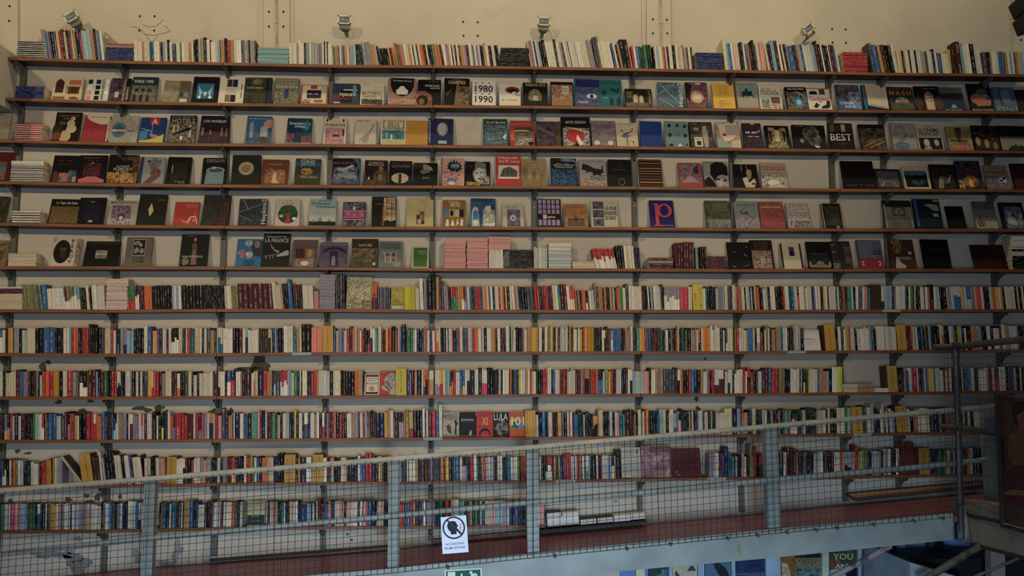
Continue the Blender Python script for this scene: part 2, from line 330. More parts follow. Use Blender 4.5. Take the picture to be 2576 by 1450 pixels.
# ------------------------------------------------------------------ red dado, rails and planks
DT = [(-200, 1490), (360, 1427), (527, 1416), (975, 1382), (1090, 1367), (1345, 1344), (1625, 1318), (1840, 1298), (2120, 1269), (2400, 1243), (2620, 1222)]
def bar(name, pts, y0, y1, mat, lab, cat, **k):
    g = G(); wpoly(g, pts, y0, y1); a = at(*pts[0], y0); g.v = [tuple(Vector(v)-a) for v in g.v]
    return tag(g.build(name, [mat], loc=a), lab, cat)
bar('moulding_strip', [(527, 1408), (975, 1373), (975, 1378), (527, 1415)], W-.035, W-.012, noisy('dark_stained_wood', hx('4a382c'), hx('35271e'), 4), 'thin dark moulding strip along the top of the oxblood dado', 'moulding')
bar('wooden_rail', [(1085, 1359), (1350, 1334), (1350, 1341), (1085, 1367)], W-.06, W-.012, noisy('brown_rail', hx('8a6440'), hx('6b4a2c'), 5), 'rounded brown wooden rail sloping above the dado behind the notice', 'rail')
bar('sloping_ledge', [(1340, 1336), (1627, 1310), (1627, 1317), (1340, 1344)], W-.17, W-.012, noisy('black_ledge', hx('2f2926'), hx('201b19'), 5), 'dark sloping ledge carrying loose flat books', 'ledge')
bar('wooden_plank', [(2133, 1244), (2152, 1252), (2480, 1219), (2480, 1213), (2145, 1243)], W-.11, W-.02, WOOD2, 'pale brown plank resting along the dado near the pipe post', 'plank')
bar('wooden_plank', [(2133, 1246), (2155, 1262), (2480, 1229), (2480, 1220), (2152, 1252)], W-.10, W-.02, noisy('plank_shadowed_edge', hx('5a3d25'), hx('452d1a'), 5), 'dark edged lower plank under the pale brown plank', 'plank')  # lower face of the plank, its shade put into the darker colour
# conduits
for px0, px1, lab in ((695, 697, 'thin brown conduit on the pilaster above the pale blue books'), (1660, 1665, 'thin brown conduit on the pilaster above the small dark books')):
    g = G(); a, b = at(px0, -60, W-.045), at(px1, 150, W-.045); g.tube([a, (a+b)/2, b], .009, 8)
    g.tube([a+(b-a)*.55, a+(b-a)*.57], .014, 8)
    tag(g.build('conduit', [noisy('beige_conduit', hx('b39a74'), hx('96794e'), 8)], smooth=True), lab, 'conduit')
# floodlights
CREAM = noisy('cream_enamel', hx('d8d0b0'), hx('bcb391'), 6, .5); GLS = noisy('reflector_glass', hx('8a9490'), hx('5c6664'), 9, .12)
LENS = noisy('halogen_tube', hx('b9c2c0'), hx('8f9896'), 9, .2)
for px, py, ang, s, lab, side in ((184, 47, -33, 1, 'cream floodlight tilted to one side above the tall books at the far left', 1), (868, 55, 0, 1, 'cream floodlight hanging level nearest the striped pale blue stack', 1),
                           (1367, 59, 2, 1, 'cream floodlight hanging level above the white magazine row', 1), (2029, 77, -38, .95, 'cream floodlight turned on its corner above the red stack', -1)):
    c = at(px, py, W-.16); root = empty('floodlight', c); root.rotation_euler = (0, math.radians(ang), 0)
    g = G(); w, h = .055*s, .038*s
    F = [(-w, -.04, -h), (w, -.04, -h), (w, -.04, h), (-w, -.04, h)]; B = [(-w*.8, .03, -h*.7), (w*.8, .03, -h*.7), (w*.8, .03, h*.7), (-w*.8, .03, h*.7)]
    for i in range(4): j = (i+1) % 4; g.poly([F[j], F[i], B[i], B[j]])
    g.poly(B[::-1]); t = .0095
    g.box(-w, w, -.046, -.038, h-t, h); g.box(-w, w, -.046, -.038, -h, -h+t); g.box(-w, -w+t, -.046, -.038, -h, h); g.box(w-t, w, -.046, -.038, -h, h)
    g.box(-.003, .003, -.046, -.03, h, h+.008)
    g.build('housing', [CREAM], root)
    g = G(); g.box(-w+t, w-t, -.041, -.036, -h+t, h-t); gl = g.build('glass', [GLS], root)
    g = G(); g.tube([(-.022, -.043, -.004), (.022, -.043, -.004)], .0035, 8); g.build('halogen_tube', [LENS], gl)
    g = G(); g.box(-.03, .03, -.01, .05, -h-.03, -h-.008); g.box(-.045, -.035, -.02, .0, -h-.03, 0); g.box(.035, .045, -.02, .0, -h-.03, 0); g.box(-.04, .04, -.01, .01, -h-.034, -h-.028); g.box(-.015, .015, .04, .16, -h-.03, -h-.012); g.build('mounting_yoke', [noisy('dull_grey_metal', hx('8d8875'), hx('6d6957'), 7)], root)
    a = at(px+18*side, py+14, W-.03) if ang > -20 else at(px+3*side, py+20, W-.03)
    e = at(px+24*side, py+62, W-.02) if ang > -20 else at(px+16*side, py+40, W-.03)
    m_ = at(px+28*side, py+28, W-.03) if ang > -20 else (a+e)/2+Vector((.02, 0, .01))
    g = G(); pts = [a*(1-t)**2+m_*2*t*(1-t)+e*t*t for t in [i/8 for i in range(9)]]; g.tube(pts, .0035, 6)
    cb = g.build('cable', [CREAM], root, smooth=True); keep(cb, root)
    tag(root, lab, 'floodlight', 'floodlights above the shelves')
# black speakers hanging at the top right
BLK = noisy('black_cabinet', hx('0d0d0e'), hx('08080a'), 6, .6)
for px, py, lab, w, h in ((2594, 6, 'black loudspeaker cabinet hanging at the top corner of the hall', .20, .118), (2604, 49, 'black loudspeaker cabinet hung directly under the other loudspeaker', .20, .118)):
    c = atd(px, py, 6.2); root = empty('loudspeaker', c); root.rotation_euler = (0, math.radians(-18 if py < 20 else -16), math.radians(-12))
    g = G(); n = 10
    g.box(-w/2, w/2, -.1, .12, -h/2, h/2); o = g.build('cabinet', [BLK], root, weld=True)
    bv = o.modifiers.new('b', 'BEVEL'); bv.width = .008; bv.segments = 3
    g = G(); g.box(-w/2+.012, w/2-.012, -.104, -.1, -h/2+.012, h/2-.012); g.build('grille', [noisy('grille_cloth', hx('141415'), hx('0a0a0a'), 60)], root)
    tag(root, lab, 'loudspeaker', 'stacked loudspeakers')
# ------------------------------------------------------------------ books standing with the spine out
PAL = {'w': 'cdc6b4', 'c': 'c9b795', 'i': 'd2c9a0', 'k': '17171a', 'n': '1b2742', 'b': '35618f', 'B': '1f6fa8', 't': '1f5f73', 'g': '2f7a48', 'd': '1e3a31', 'r': 'a83232', 'R': 'a52733', 'm': '55222c',
       'o': 'c46a33', 'O': 'e08b28', 'y': 'cda24a', 'Y': 'c08f24', 'j': 'c0bb33', 'p': 'c98d84', 'P': 'd3826a', 'v': '8b7f8e', 'V': '46326e', 's': '86a5b5', 'S': '7fa3a3', 'a': '8c8a8a', 'e': '4a4c55',
       'h': '4b2c22', 'H': '5a3d26', 'l': '7c7a4e', 'u': 'a9b3a6', 'x': 'c0405f', 'z': 'a8835a', 'Z': '8f7864', 'q': '4f9d93', 'K': '101012', 'N': '1e2f63', 'W': 'd8d2c4', 'D': '2a2320'}
CN = {'w': 'white', 'c': 'cream', 'i': 'ivory', 'k': 'black', 'n': 'navy', 'b': 'blue', 'B': 'bright blue', 't': 'teal', 'g': 'green', 'd': 'dark green', 'r': 'red', 'R': 'crimson', 'm': 'maroon',
      'o': 'orange brown', 'O': 'bright orange', 'y': 'pale ochre', 'Y': 'ochre', 'j': 'lemon yellow', 'p': 'pink', 'P': 'salmon', 'v': 'mauve', 'V': 'purple', 's': 'sky blue', 'S': 'pale teal', 'a': 'grey', 'e': 'slate',
      'h': 'dark brown', 'H': 'brown', 'l': 'olive', 'u': 'pale green', 'x': 'rose', 'z': 'tan', 'Z': 'taupe', 'q': 'mint', 'K': 'jet black', 'N': 'royal blue', 'W': 'bright white', 'D': 'umber'}
TOK = re.compile(r'([a-zA-Z])([a-zA-Z])?(\d+)([+\-]*)')
YS = YF + .014
# (shelf, x0, x1, top y, lean in pixels, spines from left to right: colour, lower colour, width, + taller, - shorter)
RUNS = [
(1,111,262,76,-9,"z4s3b5-v6-e4-n8-w2k3-c6-r7m5c6-k4t3r5c4l6-n10+r5-s7u5s9z8k5+a5b5w5"),
(1,337,484,105,-2,"w9+w12z5w10c6t5t5w15z4k4s8w6k5+w8e9-w10g4w8c6w6z6w3"),
(1,484,645,100,-2,"w4k6k6u6z8+n7+w8k3w6-w6-w5s6k2z10k6+r8z9w7w13e6a13k3a12m4"),
(1,727,834,108,-1,"w8w7w5w4z3w6+w10k6s5z5w5s9z4w3v8v7w6k3+w5k3+w5w5"),
(1,835,898,115,-3,"w4-v4g5z8z6b4w7+v7m4z9c8z6s7s7w5m3"),
(1,900,958,111,-8,"d5d6d6a12+a12+z7z6u6k5-"),
(1,960,996,121,-8,"k6k9k5k8y4+m4m5z5"),
(1,997,1117,112,-9,"o7+g5x5z9w6c7z6w5m3w7e5w4o8r4k5w5k6n5l7z7o9k3"),
(1,1118,1258,113,-7,"w9v5p5w6k3w5k4c7+k5z6p6v5h6w8+a4g3w7v5w5k3n5z7+w8m5k4w8n5k5"),
(1,1336,1426,104,-12,"p7v6w4k5w5s5k3k5k9+w5w5w5w5i4d6+w5w6z4b5"),
(1,1428,1500,105,-14,"w5w4w4k2w6w6w7w8w7w8w5c5a8+a6"),
(1,1502,1546,104,-14,"e8++e6++z6+++w6w6i6w8w7w6"),
(1,1548,1592,110,-13,"b5w4k5z5k10++k9++p3+"),
(1,1594,1645,117,-8,"r5w6b7d5d6g8+k5+k6+"),
(1,1647,1746,118,-6,"k4w6s6i5c5r6w4n4w9+k8+w7+u6i5o6+s5m4w6d5"),
(1,1826,1932,110,-9,"i7++s6b6w5p4w4w4h6k7+w5b6o5k+k6++e5w4w4p10+z4"),
(1,1934,2116,112,-13,"w5m5k6s10++h9++w7+m4w5k5v6b14-k4m5z5s6b7w4w5w5w5s8++a6m6++k8w4k9k7w4m5m4b5w7"),
(1,2198,2262,118,-15,"e8++b10+k3z8+h9+k8+k8+w9++"),
(1,2263,2362,128,-8,"w6w5y6k4z5w9w6k5w9w8k6w8w6s6s5z8e5w6w7u6k8+w6"),
(1,2363,2402,134,-7,"b5d5w5w5w5w4y5++k4"),
(1,2404,2476,120,-11,"m5h9+++s6++w7+w6++k8++w5w8+"),
(1,2477,2588,131,-6,"e9k8n5z5w6c7w6b9b7k5z8w7s5w6e6z6y6w8s4w5u6"),
(6,1230,1265,628,0,"w6w6w6w6w6w6"),(6,1343,1377,623,0,"u5w4u4w5u5w5u5"),
(6,1500,1553,626,-11,"rw5rw5rw5rw5rw4rw5rw5rw5rw5rw5rw5"),(6,1554,1572,618,-6,"k5k5k6"),(6,1573,1598,619,-5,"w6c6w6w6"),(6,1599,1612,625,-4,"n4n4n5"),
(6,1700,1748,610,-2,"m7m7m7m7m7m7m7"),(6,1750,1760,625,-2,"g3w3e4"),(6,1761,1779,620,-1,"k5k6k6"),
(7,58,107,718,-8,"l7l6l6l6l6l7b4l6"),(7,108,120,718,-5,"b12"),(7,121,161,727,-4,"w8w7w9w9"),(7,162,201,722,-5,"sw3mw5lw6lw5lw5mw4sw5sw6"),
(7,202,230,724,-5,"g3k6k6c8+k5"),(7,231,263,719,-4,"w7w6w7w5w6"),(7,321,382,719,-2,"gr5gr5gr5gr5nw5nw5m5m4m5o5o5o5o5"),
(7,383,467,719,-2,"k6k6k6k6k6k6k6k6s4w5s6w6k4k6"),(7,467,511,718,-2,"k8k8k7k9k8"),(7,511,567,718,-3,"k3k3k3k3k3k3k3k3k3k3k3k3k3k3k3k3k3"),
(7,567,600,720,-3,"w4w3w4w4l4l4l4l4"),(7,600,687,714,-3,"m12m12m12m12m12m12m12"),(7,688,713,712,-6,"w4+w4+w3c4-c4-c4-c4-"),(7,714,738,713,-6,"k4k4k5b7++b3"),
(7,739,761,717,-4,"mk6mk6mk5mk6"),(7,762,789,718,-3,"w4w3w4w3w4w3w4w3"),(7,790,801,733,-1,"p4p4p4"),(7,845,868,692,-1,"e6k6e7k7"),
(7,936,948,715,0,"om4om4om4"),(7,949,982,723,0,"e7v4e6v4e4e4e5"),(7,1018,1044,722,-1,"j4j4j4j4j4j4j4"),(7,1045,1056,722,-1,"w7w4-c4-"),(7,1057,1066,701,-3,"w8"),
(7,1067,1076,703,-1,"a6e4"),(7,1077,1096,694,-1,"k9k9"),(7,1097,1117,698,-1,"z8h5e6--"),
(7,1118,1290,721,-3,"v6v6k7re7rg7rg6z5z5ow6mv6a5w5bt6d4d5r5r5r4b4m3z3c3o6w3w3e4w7k5s2w5w4r6w4o5k4y5k7w4w3"),
(7,1291,1346,721,-5,"w6z3o3s5v2k8k8k7e6e5t4h5"),(7,1347,1448,720,-5,"r7r6n6m6r5r5m4m3m5w7w7bg7m8+m8+w8xc6xc6"),
(7,1449,1497,731,-4,"o4d4u3m4m4o5o5kw5kk4w5w4w5"),(7,1498,1534,722,-3,"a4++e7z4o6n6y3m5k5"),(7,1535,1582,724,-3,"z4w3m3w6k5o4o5z3+g7w4w4e8++"),
(7,1583,1617,721,-2,"w6w7w5w4w6y2"),(7,1618,1671,720,-4,"k4k5k5w4k4s5k2w6w5w6v4k5+"),(7,1672,1710,722,-1,"aw6aw6aw7aw6aw6aw5"),(7,1710,1732,722,-1,"x11x11"),(7,1733,1743,722,-1,"i11"),
(7,1769,1856,721,-2,"w4-w5-t5n7k6k6n5w4-a8a7s4o2w4w5e7h5w9+z5"),(7,1858,1921,722,-4,"x3v5o4w8k5w4s5k5w3k6w3o5o5k5+k6"),(7,1922,1986,721,-4,"w6-u6k5w6w5k7k6k6r4w5w4"),
(7,1987,2060,721,-4,"t5t7u5w5kr6w6w6z4-w6-w5w7m3b4w8"),(7,2061,2149,721,-3,"w6k6y5w7n3w8w5w3g6w4n6m4o6k5g10s6"),(7,2150,2190,721,-1,"n3w8e8w5p8t5-"),
(7,2219,2310,720,-1,"wn7u6s6s5m7v4w8w8w4b4k5w5g6m3w4k4"),(7,2311,2356,721,-3,"d6w8d4w6o6k8+w4"),
(7,2357,2590,722,-6,"u6w5k8k9c4v5w5w4wb7wb8w3y8u6bs8s6o5w3o5x6w5m5k7h5u8o6y8w4y6k5w9w9w8k5y4k5w7d3w3k3"),
(8,-12,106,826,0,"k8tw8w6-h5-k1y6y6k3a13k6u4-u4-u4-c7w7c5K9K8"),(8,107,221,825,0,"b15b15n6k15n2w7w8s5r6o6o4m3n5k4r5r5r5"),
(8,222,291,826,0,"n5++k5++k7k7k10e6c14s3-r6w3-w4-"),(8,292,430,827,0,"n10a7an8s8-s8-k6k6k6k6w9+b10+k2y6-p5-e6n6w5w5m4w3w4"),
(8,431,547,826,0,"kw4kw4kw4kw4c10e4e4w3r8t11-c10w7k5w6e9z9-d6w2"),(8,548,559,825,0,"wt4wt4"),(8,560,585,826,0,"W12W12"),(8,586,650,826,0,"k7k7m9w7sn7w4-w5-w5-w5-w4-w3"),
(8,651,782,826,-1,"d5h5h5h6g3ck6c3-n7s5n5k6k6w10+w13+t9-z6c6K11++K12++"),(8,783,810,825,0,"P13P12"),
(8,839,860,827,0,"b5n3w5-v6v6"),
(8,861,1087,826,0,"b4w7-r7m7+o6s6o7w4-r5-h4k6-kr6-x2wn5+w6s5-g3w9+h6-h5-y5r6o3k10+z3-r4-w4+b5k10++k4-u1g7g7u4-w5-n7k6-t5z4+x5-w5-e4t3"),
(8,1088,1290,826,-1,"w6-x5-wo6-i5+k6n9w4-e3w9r3k8-t6x4w7+e4t7r4w7s4r6o10w8v3i4+k8w8w4z9o3k4w8m4m6n5w9+d4+g2w3"),
(8,1291,1514,824,0,"w7-k7k7e4r3-w8-z9y3y3y3y3y3y4d2w4w4h7c3w4l4l4y7+d7w3z4m4u5u6p3-u6k4y4+h7w9-t3i5-j5-m3r4y5o4Y7Y7d6d6h5k4"),
(8,1515,1720,826,-1,"w5-wd4-h6+e7pw6-b5b5b5b4k5h6-y3v6-z4-w6+m5k4q7y4y4y4r5b5b6m4m4m4m4h4h4t4d4-d4-w8-k5a4m5k5o4-w3+k4n4g3"),
(8,1721,1852,825,-1,"n4l5-k9y3-a8-z3w4-on5m3w6O7O8u3w5+w5-w5+w8n8w4-k3ew4w6w6j3k3z3"),
(8,1853,2023,825,-1,"r7-cw5w6w7-z4-B5B6w6n4wa8k2r5--k3w3-l6+w4k4z3-z6-h3z4a7t5w5w5n7h4h4u7+c6+s4k8"),
(8,2104,2149,824,-3,"k5d3-w8k3e5w5-y5z6o3w8"),(8,2150,2256,822,-4,"w2-k7-w9-w11-w4w7-a7t6k6-w4w4w4w4w4w3w5w4w4w3w4w4w3"),
(8,2283,2590,821,-5,"m6m6o3w5b3w5n7t5k4j3k5s5k6k9k6w5+wo6k7k6w4w3v6n6j6w3k8-w4-k9r3y4z5z4-p4s3v4k6n5w8k8w9-w7-m4w8+z7u4w5w5w5s4k4k5m5w4w5"),
(9,-10,192,935,0,"s7w7k4d4c13-w5c5m10+b4b4v6v6h6k6h7u3d4w7--r7o8R11Y4Y5Y5k9w5w5R13a9"),
(9,193,430,935,0,"z2k4kw9kw9o2h9+m10+s4k7m8g8k5k6r6r7wk3wk3wk3n3n4n3w12a5k8s3w4k5w5k4e9y9wr4r7r7n7z7-w8w7"),
(9,431,860,934,0,"h5h8wo7-k6k6e7i8k5w8--k6w8-w7-w3-w3-w3-w3-w4v3h11wk5w11k4bw9nr10n3w11z3n8m3h10+n2w5-wo3c7n13r9z7z5k4es5e11rw3rw4rw3rw4rw3s5s3c7-g8n5w4k3i11n4d5r7r7z4w6w7w6u8k8w4w9c5k3"),
(9,861,915,934,0,"k2m6k6k7k8o8z11k3"),(9,1023,1093,932,0,"V8w2-k8r3-w3-k12w4ok6ok5r3-wz11k2"),
(9,1094,1290,931,0,"wv6wv5yr4yr4i4s6s5ko4ko4r6w3-w3-w3-b6by6w5wk6m3n7b2w8d8+wx4wx4wx4k7+k6+k5k5k4c4n5w4w3w3w4h3o3h3"),
(9,1291,1719,930,0,"m3b5nk5j5w5w6z6w5r3-o3i4-w5-k5k6k5r6r5w10+k4b5w4w6o3m6r5k4y4-w3-w3-u3+w3c4m5m4m4v5r5zk5zk5e4r4r5r4o4kb4kb4kb4u4-l10y5-r7n6w4w4w4n5k5h6+w5wk6s3-s3-s2-u11-u11-p5-p5-k5+i5i5Z6Z6Z7e7e7e7e7h6+wk6w3o5"),
(9,1720,2120,930,0,"k3k3h6r6B7n7k8z7w4-w4-s3r6k4r6Wm10Wm11m4w4-u4-wk4w3c3n4w6--w7w7r6+w4-rk8+r8-n5d5i3-i3-i3-V7m9+t8+x3-r6r5m4l9z3k4k4n7w8w8c5k4w2n4nj4k4-k4-j3-w4w4w3w9b3z7o8-s8-k8w14+j10+"),
(9,2260,2590,926,-3,"k9z3-k4v5e4-e3-w2ws8R11u5m6m6s4e5v5y8w3l5u7w5w8-m4w5-r5w7k9w6k5k5w4k3b6B9c6w5n7w7-w7-w7-w4v5m4y3w4u4mr8w9w9k6e5e8s6k5h5w4k5h8w4"),
(10,-12,216,1042,0,"k6m4m4k4vy8kv5r6u4-n8w6-m8h3k4k4k4k4g5u3u3u3w5rw5k4w1k5b8b9u9-e9-m6+kv6+r4r4z6-c6-k6k9"),
(10,217,430,1042,0,"R9R9wr6o5-o5-o4-B7+hm7-n4k5k3b4ks5ks4w3z7l5v9k5w4im7v7-v7-w7rv5i3m7w4w4w4h3k8+w5-k9-kj5n3n3n3w6+o4-"),
(10,431,859,1040,0,"o3-mb6R13r7r8-m12k1w4r4r4mg8x5v7c5zn5zn5w3r7p8-e9+n7+z8-y2n2w3n12w8t4-t4-t3-n8z4q4q4q3p5+m5+n7-w4h4h4h3g10k3z3-c3-k6s1c7u8n6n5y5+k6w8k4we9n5w3w3w3z7-w5n7-wr5m3m3v4m4m4r5z4k8r5-"),
(10,860,1113,1039,-1,"k2r3k7w12z9-s4v4k3w8R6w3+bg7r3k6+m4m4n9n11y7z3z5++w8+m5m5k4kv5kv6o4l10+yr10k9+k7+n7+w6++k3w5+m9R10b8w8++++"),
(10,1349,1719,1037,-1,"w6-k4k5B8k3n4w5c5h4k4k5y10e2s3k8w5x3i5k5B4-B4-d5+d5+n4w3-k3-d4k4k4-k5-yk4--yk4--yk4--z3+c10+k4k6n6w7k6c5p6t9q4-h3h10+m5+k5+z5-k5-i7+g4-w4r5+y6+k4d6n7k4b3-b3-s8+i7+k7w3-w9+st7-vx6kw5h5+"),
(10,1720,2141,1033,-1,"t2n4n3k5w2k3o2w3k3n5b4w5w5b3n2w3-c5k3d4u3d6m3w6-w5-w6-w5-i9+i9+n11+s9+r3+z6-c5-p3-n4e4e3i9+k5d3t3k3w4u3w5n8-v9k4r3n4z4n4k3g5+q5z2k3p2dw6dw6dw5k4n5g3p4w3n5+n4+n4+k5+d5+k4+v4c5z3c5w6k5w5+k9k8c10+w8+g7++u8+"),
(10,2172,2254,1030,-3,"d6++p3+m3+w9+u6+++n8n9w4w6+++k3w4-m4-w4w3a5-e3-"),
(10,2286,2505,1028,-3,"w4k7o9w8w8c9k3e4n10k4z4m3n5o5h4z5g4z5w4k8w3k4k4w4a3k6w4w4w4k5e8e8a9"),
(11,-10,156,1158,0,"k8n4b3ew4kw4k8w3v3m4o5l7w5u4w3-n6-n6-d6-w7-w9--w3--v3--m5-r5-r6-Y7Y7k4+z4+w4+c3+s8+v4"),
(11,237,362,1147,-8,"h11-h10-w5++v4-w4-n5k10++k9++k8++w6w7c4h3k7-w4w5w5b5m6w6-w6-w6-w6-h3"),(11,363,416,1154,-1,"w3w4wg4wg4k7+k4w3w3w3p7p5z3"),
(11,443,713,1152,0,"w6w6w4wk5m6k8r5-w8w8a8p5-ah13n3-k3-d4-d4-w8n5-v5v6m5m5ry9d5-n4k4n4k4w5+r5r5yk4g4w6n3b4n4k3o6o6c5c5w4n5n5k7++k7++"),
(11,743,783,1152,0,"k6Y5n15w13"),(11,812,980,1153,0,"w9m3m3rg5u5k4k5h5k3w5w5y4k5n6n6n4k4w6+b6b6R8++R8++n7+n7+c5+z5+d4k7+Y6+"),
(11,1006,1322,1152,-1,"s4k5e4k4w3k2w4w4w3w4z7+d3d4h8h8h7v5h4e4d4e3d4o8k3y9+k7k4e5b8+e2c7kv6kv5k4k4R8w7+g3k3d3k3z5r5w4a3w3a4w3a3k4k4w12+k3-k4-k4-t9+w4w4w4w4g5k4r5r5"),
(11,1356,1562,1148,-1,"m2w4k6k5hw6rw4rw4rw3k5Y5h5k2i4n5n5R6+R6+R6+w7e3w4r5r4y2d4w5V3y2wg4s5k5k9m3w4e3k3m3p4w5c4s5b4w3kw7z4k13+++"),
(11,1784,1924,1140,0,"v12w11h4m4V5n10+++t5t5-u4--k3-w5--k4-k3-k3-p7w4--n4--k4--l7++++p3--r6+++k6-rn7-rn7-"),
(11,1957,2262,1138,0,"y1d13w7m8++m8++m8++z5m7k5v5e4k5m5k6w4-s6c6w7k3s2m7k7m7w7w8x4Y6sk8sk8p5w4R7+++Y5w3l8+l7+n5n5-u6u6u5u5h6w6+v6+w7+k6+k5+w7+"),
(11,2341,2402,1134,0,"m5n4k5n6g5d7g4r4w5l5h5u4"),(11,2422,2476,1130,0,"h5h5o6w6k6k8k7"),
(12,-10,360,1269,1,"k6d4g4v3u8t3w3x12w4p4z3p4s6s7e4h4g4d4g3k6wt8k4n6w3n4e4Y4Y4y6w5v4z4k3v3w5w5w5V4w4s4w4w3a4a3a4a3a4a3c4z3w5w5w5-w5-c5-k6+v5+w6s4b5e6n3k3a8w4n4n4n4w7+w6+w6+B6+wn8w5-"),
(12,398,608,1265,2,"k5z4t8n8w4t12k5e8w3h3z13+b9+n8e4w8-w8-h6k5m8+v4w5u10m6w7w8w5o8e6n7u5"),
(12,670,860,1263,0,"w3k5w4p6z5a6k6d4t6uw4n4n4e4c4z3w8w5n4N20-s5-s5-n4-w5-n4c5m9+h5-m6-b4-b5-w4o3k5t4w5w6p7"),
(12,861,980,1263,2,"w3k5p9w4w4w5w4V5w5h3w5x6b8k8k4w9o2w4k3n7n5"),
(12,1006,1325,1262,0,"r5-r5-b6-b6-r7z5k8n5e5w5h3a4v7v7n5t6g5n6x8k5w8+w9+q7q6k7e5z5k6g6k5s5n7i5u7p10s5s4u8v9u6n7n4b9k4e5n6g3"),
(12,1356,1371,1264,0,"w3p4p4m2"),
]
GLOSS = {}
def spine_geo(g, w, d, h, c1, c2, seed, tx, hard=False, split=.45):
    """one standing book, origin at the middle of its spine's foot; x across, y into the shelf"""
    r = .003 if w > .02 else .0015; x0, x1 = -w/2, w/2
    cov = .0012 if not hard else .0022; rec = .002 if not hard else .004
    cols = [(0, split*h, c2 or c1), (split*h, h, c1)] if c2 else [(0, h, c1)]
    prof = [(x0, r), (x0+w*.18, 0), (x1-w*.18, 0), (x1, r)]; us = [0, .18, .82, 1]
    for za, zb, cc in cols:
        for i in range(3):
            (xa, ya), (xb, yb) = prof[i], prof[i+1]
            g.poly([(xa, ya, za), (xb, yb, za), (xb, yb, zb), (xa, ya, zb)], col=cc, col2=tx, mat=2, seed=seed,
                   uv=[(us[i], za*4), (us[i+1], za*4), (us[i+1], zb*4), (us[i], zb*4)])
        g.poly([(x0, d, za), (x0, r, za), (x0, r, zb), (x0, d, zb)], col=cc); g.poly([(x1, r, za), (x1, d, za), (x1, d, zb), (x1, r, zb)], col=cc)
    cc = c1
    g.poly([(x0, r, h), (x0+w*.18, 0, h), (x1-w*.18, 0, h), (x1, r, h)], col=cc)
    g.poly([(x0, r, h), (x0+cov, r, h), (x0+cov, d, h), (x0, d, h)], col=cc); g.poly([(x1-cov, r, h), (x1, r, h), (x1, d, h), (x1-cov, d, h)], col=cc)
    g.poly([(x0+cov, r, h), (x0+cov, r, h-rec), (x0+cov, d, h-rec), (x0+cov, d, h)][::-1], col=cc); g.poly([(x1-cov, r, h), (x1-cov, r, h-rec), (x1-cov, d, h-rec), (x1-cov, d, h)], col=cc)
    g.poly([(x0, d, 0), (x0, d, h), (x1, d, h), (x1, d, 0)], mat=3); g.poly([(x0, r, 0), (x0, d, 0), (x1, d, 0), (x1, r, 0)], col=cc)
def pages_geo(g, w, d, h, hard=False):
    cov = .0012 if not hard else .0022; rec = .002 if not hard else .004
    g.box(-w/2+cov, w/2-cov, .003, d-.001, .002, h-rec, mat=3)
BK = []
for (row, x0, x1, ty, lean, s) in RUNS:
    s = s.replace('k+', 'k5+') if 'k+' in s else s
    tk = TOK.findall(s); tot = sum(int(t[2]) for t in tk); x = x0
    for a, b, n, mod in tk:
        wpx = int(n)*(x1-x0)/tot; dy = 5*(mod.count('+')-mod.count('-')); rj = R0.uniform(-1.4, 1.4) if not mod else R0.uniform(-.8, .8)
        yt = ty - dy + rj + (ytop(row, x)-ytop(row, (x0+x1)/2))*.9
        zs = shelf_z(row, x+wpx/2); pb = at(x, ytop(row, x), YS); pe = at(x+wpx, ytop(row, x+wpx), YS); pt = at(x+lean, yt, YS)
        w = (pe.x-pb.x)*.97; h = pt.z-zs; th = math.atan2(pt.x-pb.x, pt.z-zs)
        BK.append(dict(row=row, px=x+wpx/2, X=(pb.x+pe.x)/2, z=zs+abs(math.sin(th))*w/2+.0004, w=w*math.cos(th), h=h/math.cos(th)*.995, th=th, c=a, c2=b, wpx=wpx, hpx=ytop(row, x)-yt))
        x += wpx
NB = len(BK)
for i, b in enumerate(BK):
    r = random.Random(i*7+3); col = np.array(hx(PAL[b['c']])); col = col*.9+col.mean()*.1; f = r.uniform(.82, 1.14); col = np.clip(np.power(col, 1.12)*.92*f*np.array([1, r.uniform(.95, 1.04), r.uniform(.9, 1.06)]), .004, .95)
    b['col'] = tuple(col); b['col2'] = tuple(np.array(hx(PAL[b['c2']]))*f) if b['c2'] else None
    lum = col.mean(); b['tx'] = tuple(np.array(hx(r.choice(['d8d2c0', 'c9c4b4', 'b9a35c', 'd8d2c0']))) if lum < .18 else np.array(hx(r.choice(['2a2622', '3a3530', '7a2a22', '2a2622']))))
    b['seed'] = r.random(); b['y'] = YS + r.uniform(-.004, .012); b['d'] = min(r.uniform(.105, .128), W-.034-b['y'])
    b['hard'] = b['h'] > .235; b['split'] = r.choice([.35, .45, .55, .62]); b['area'] = b['wpx']*b['hpx']
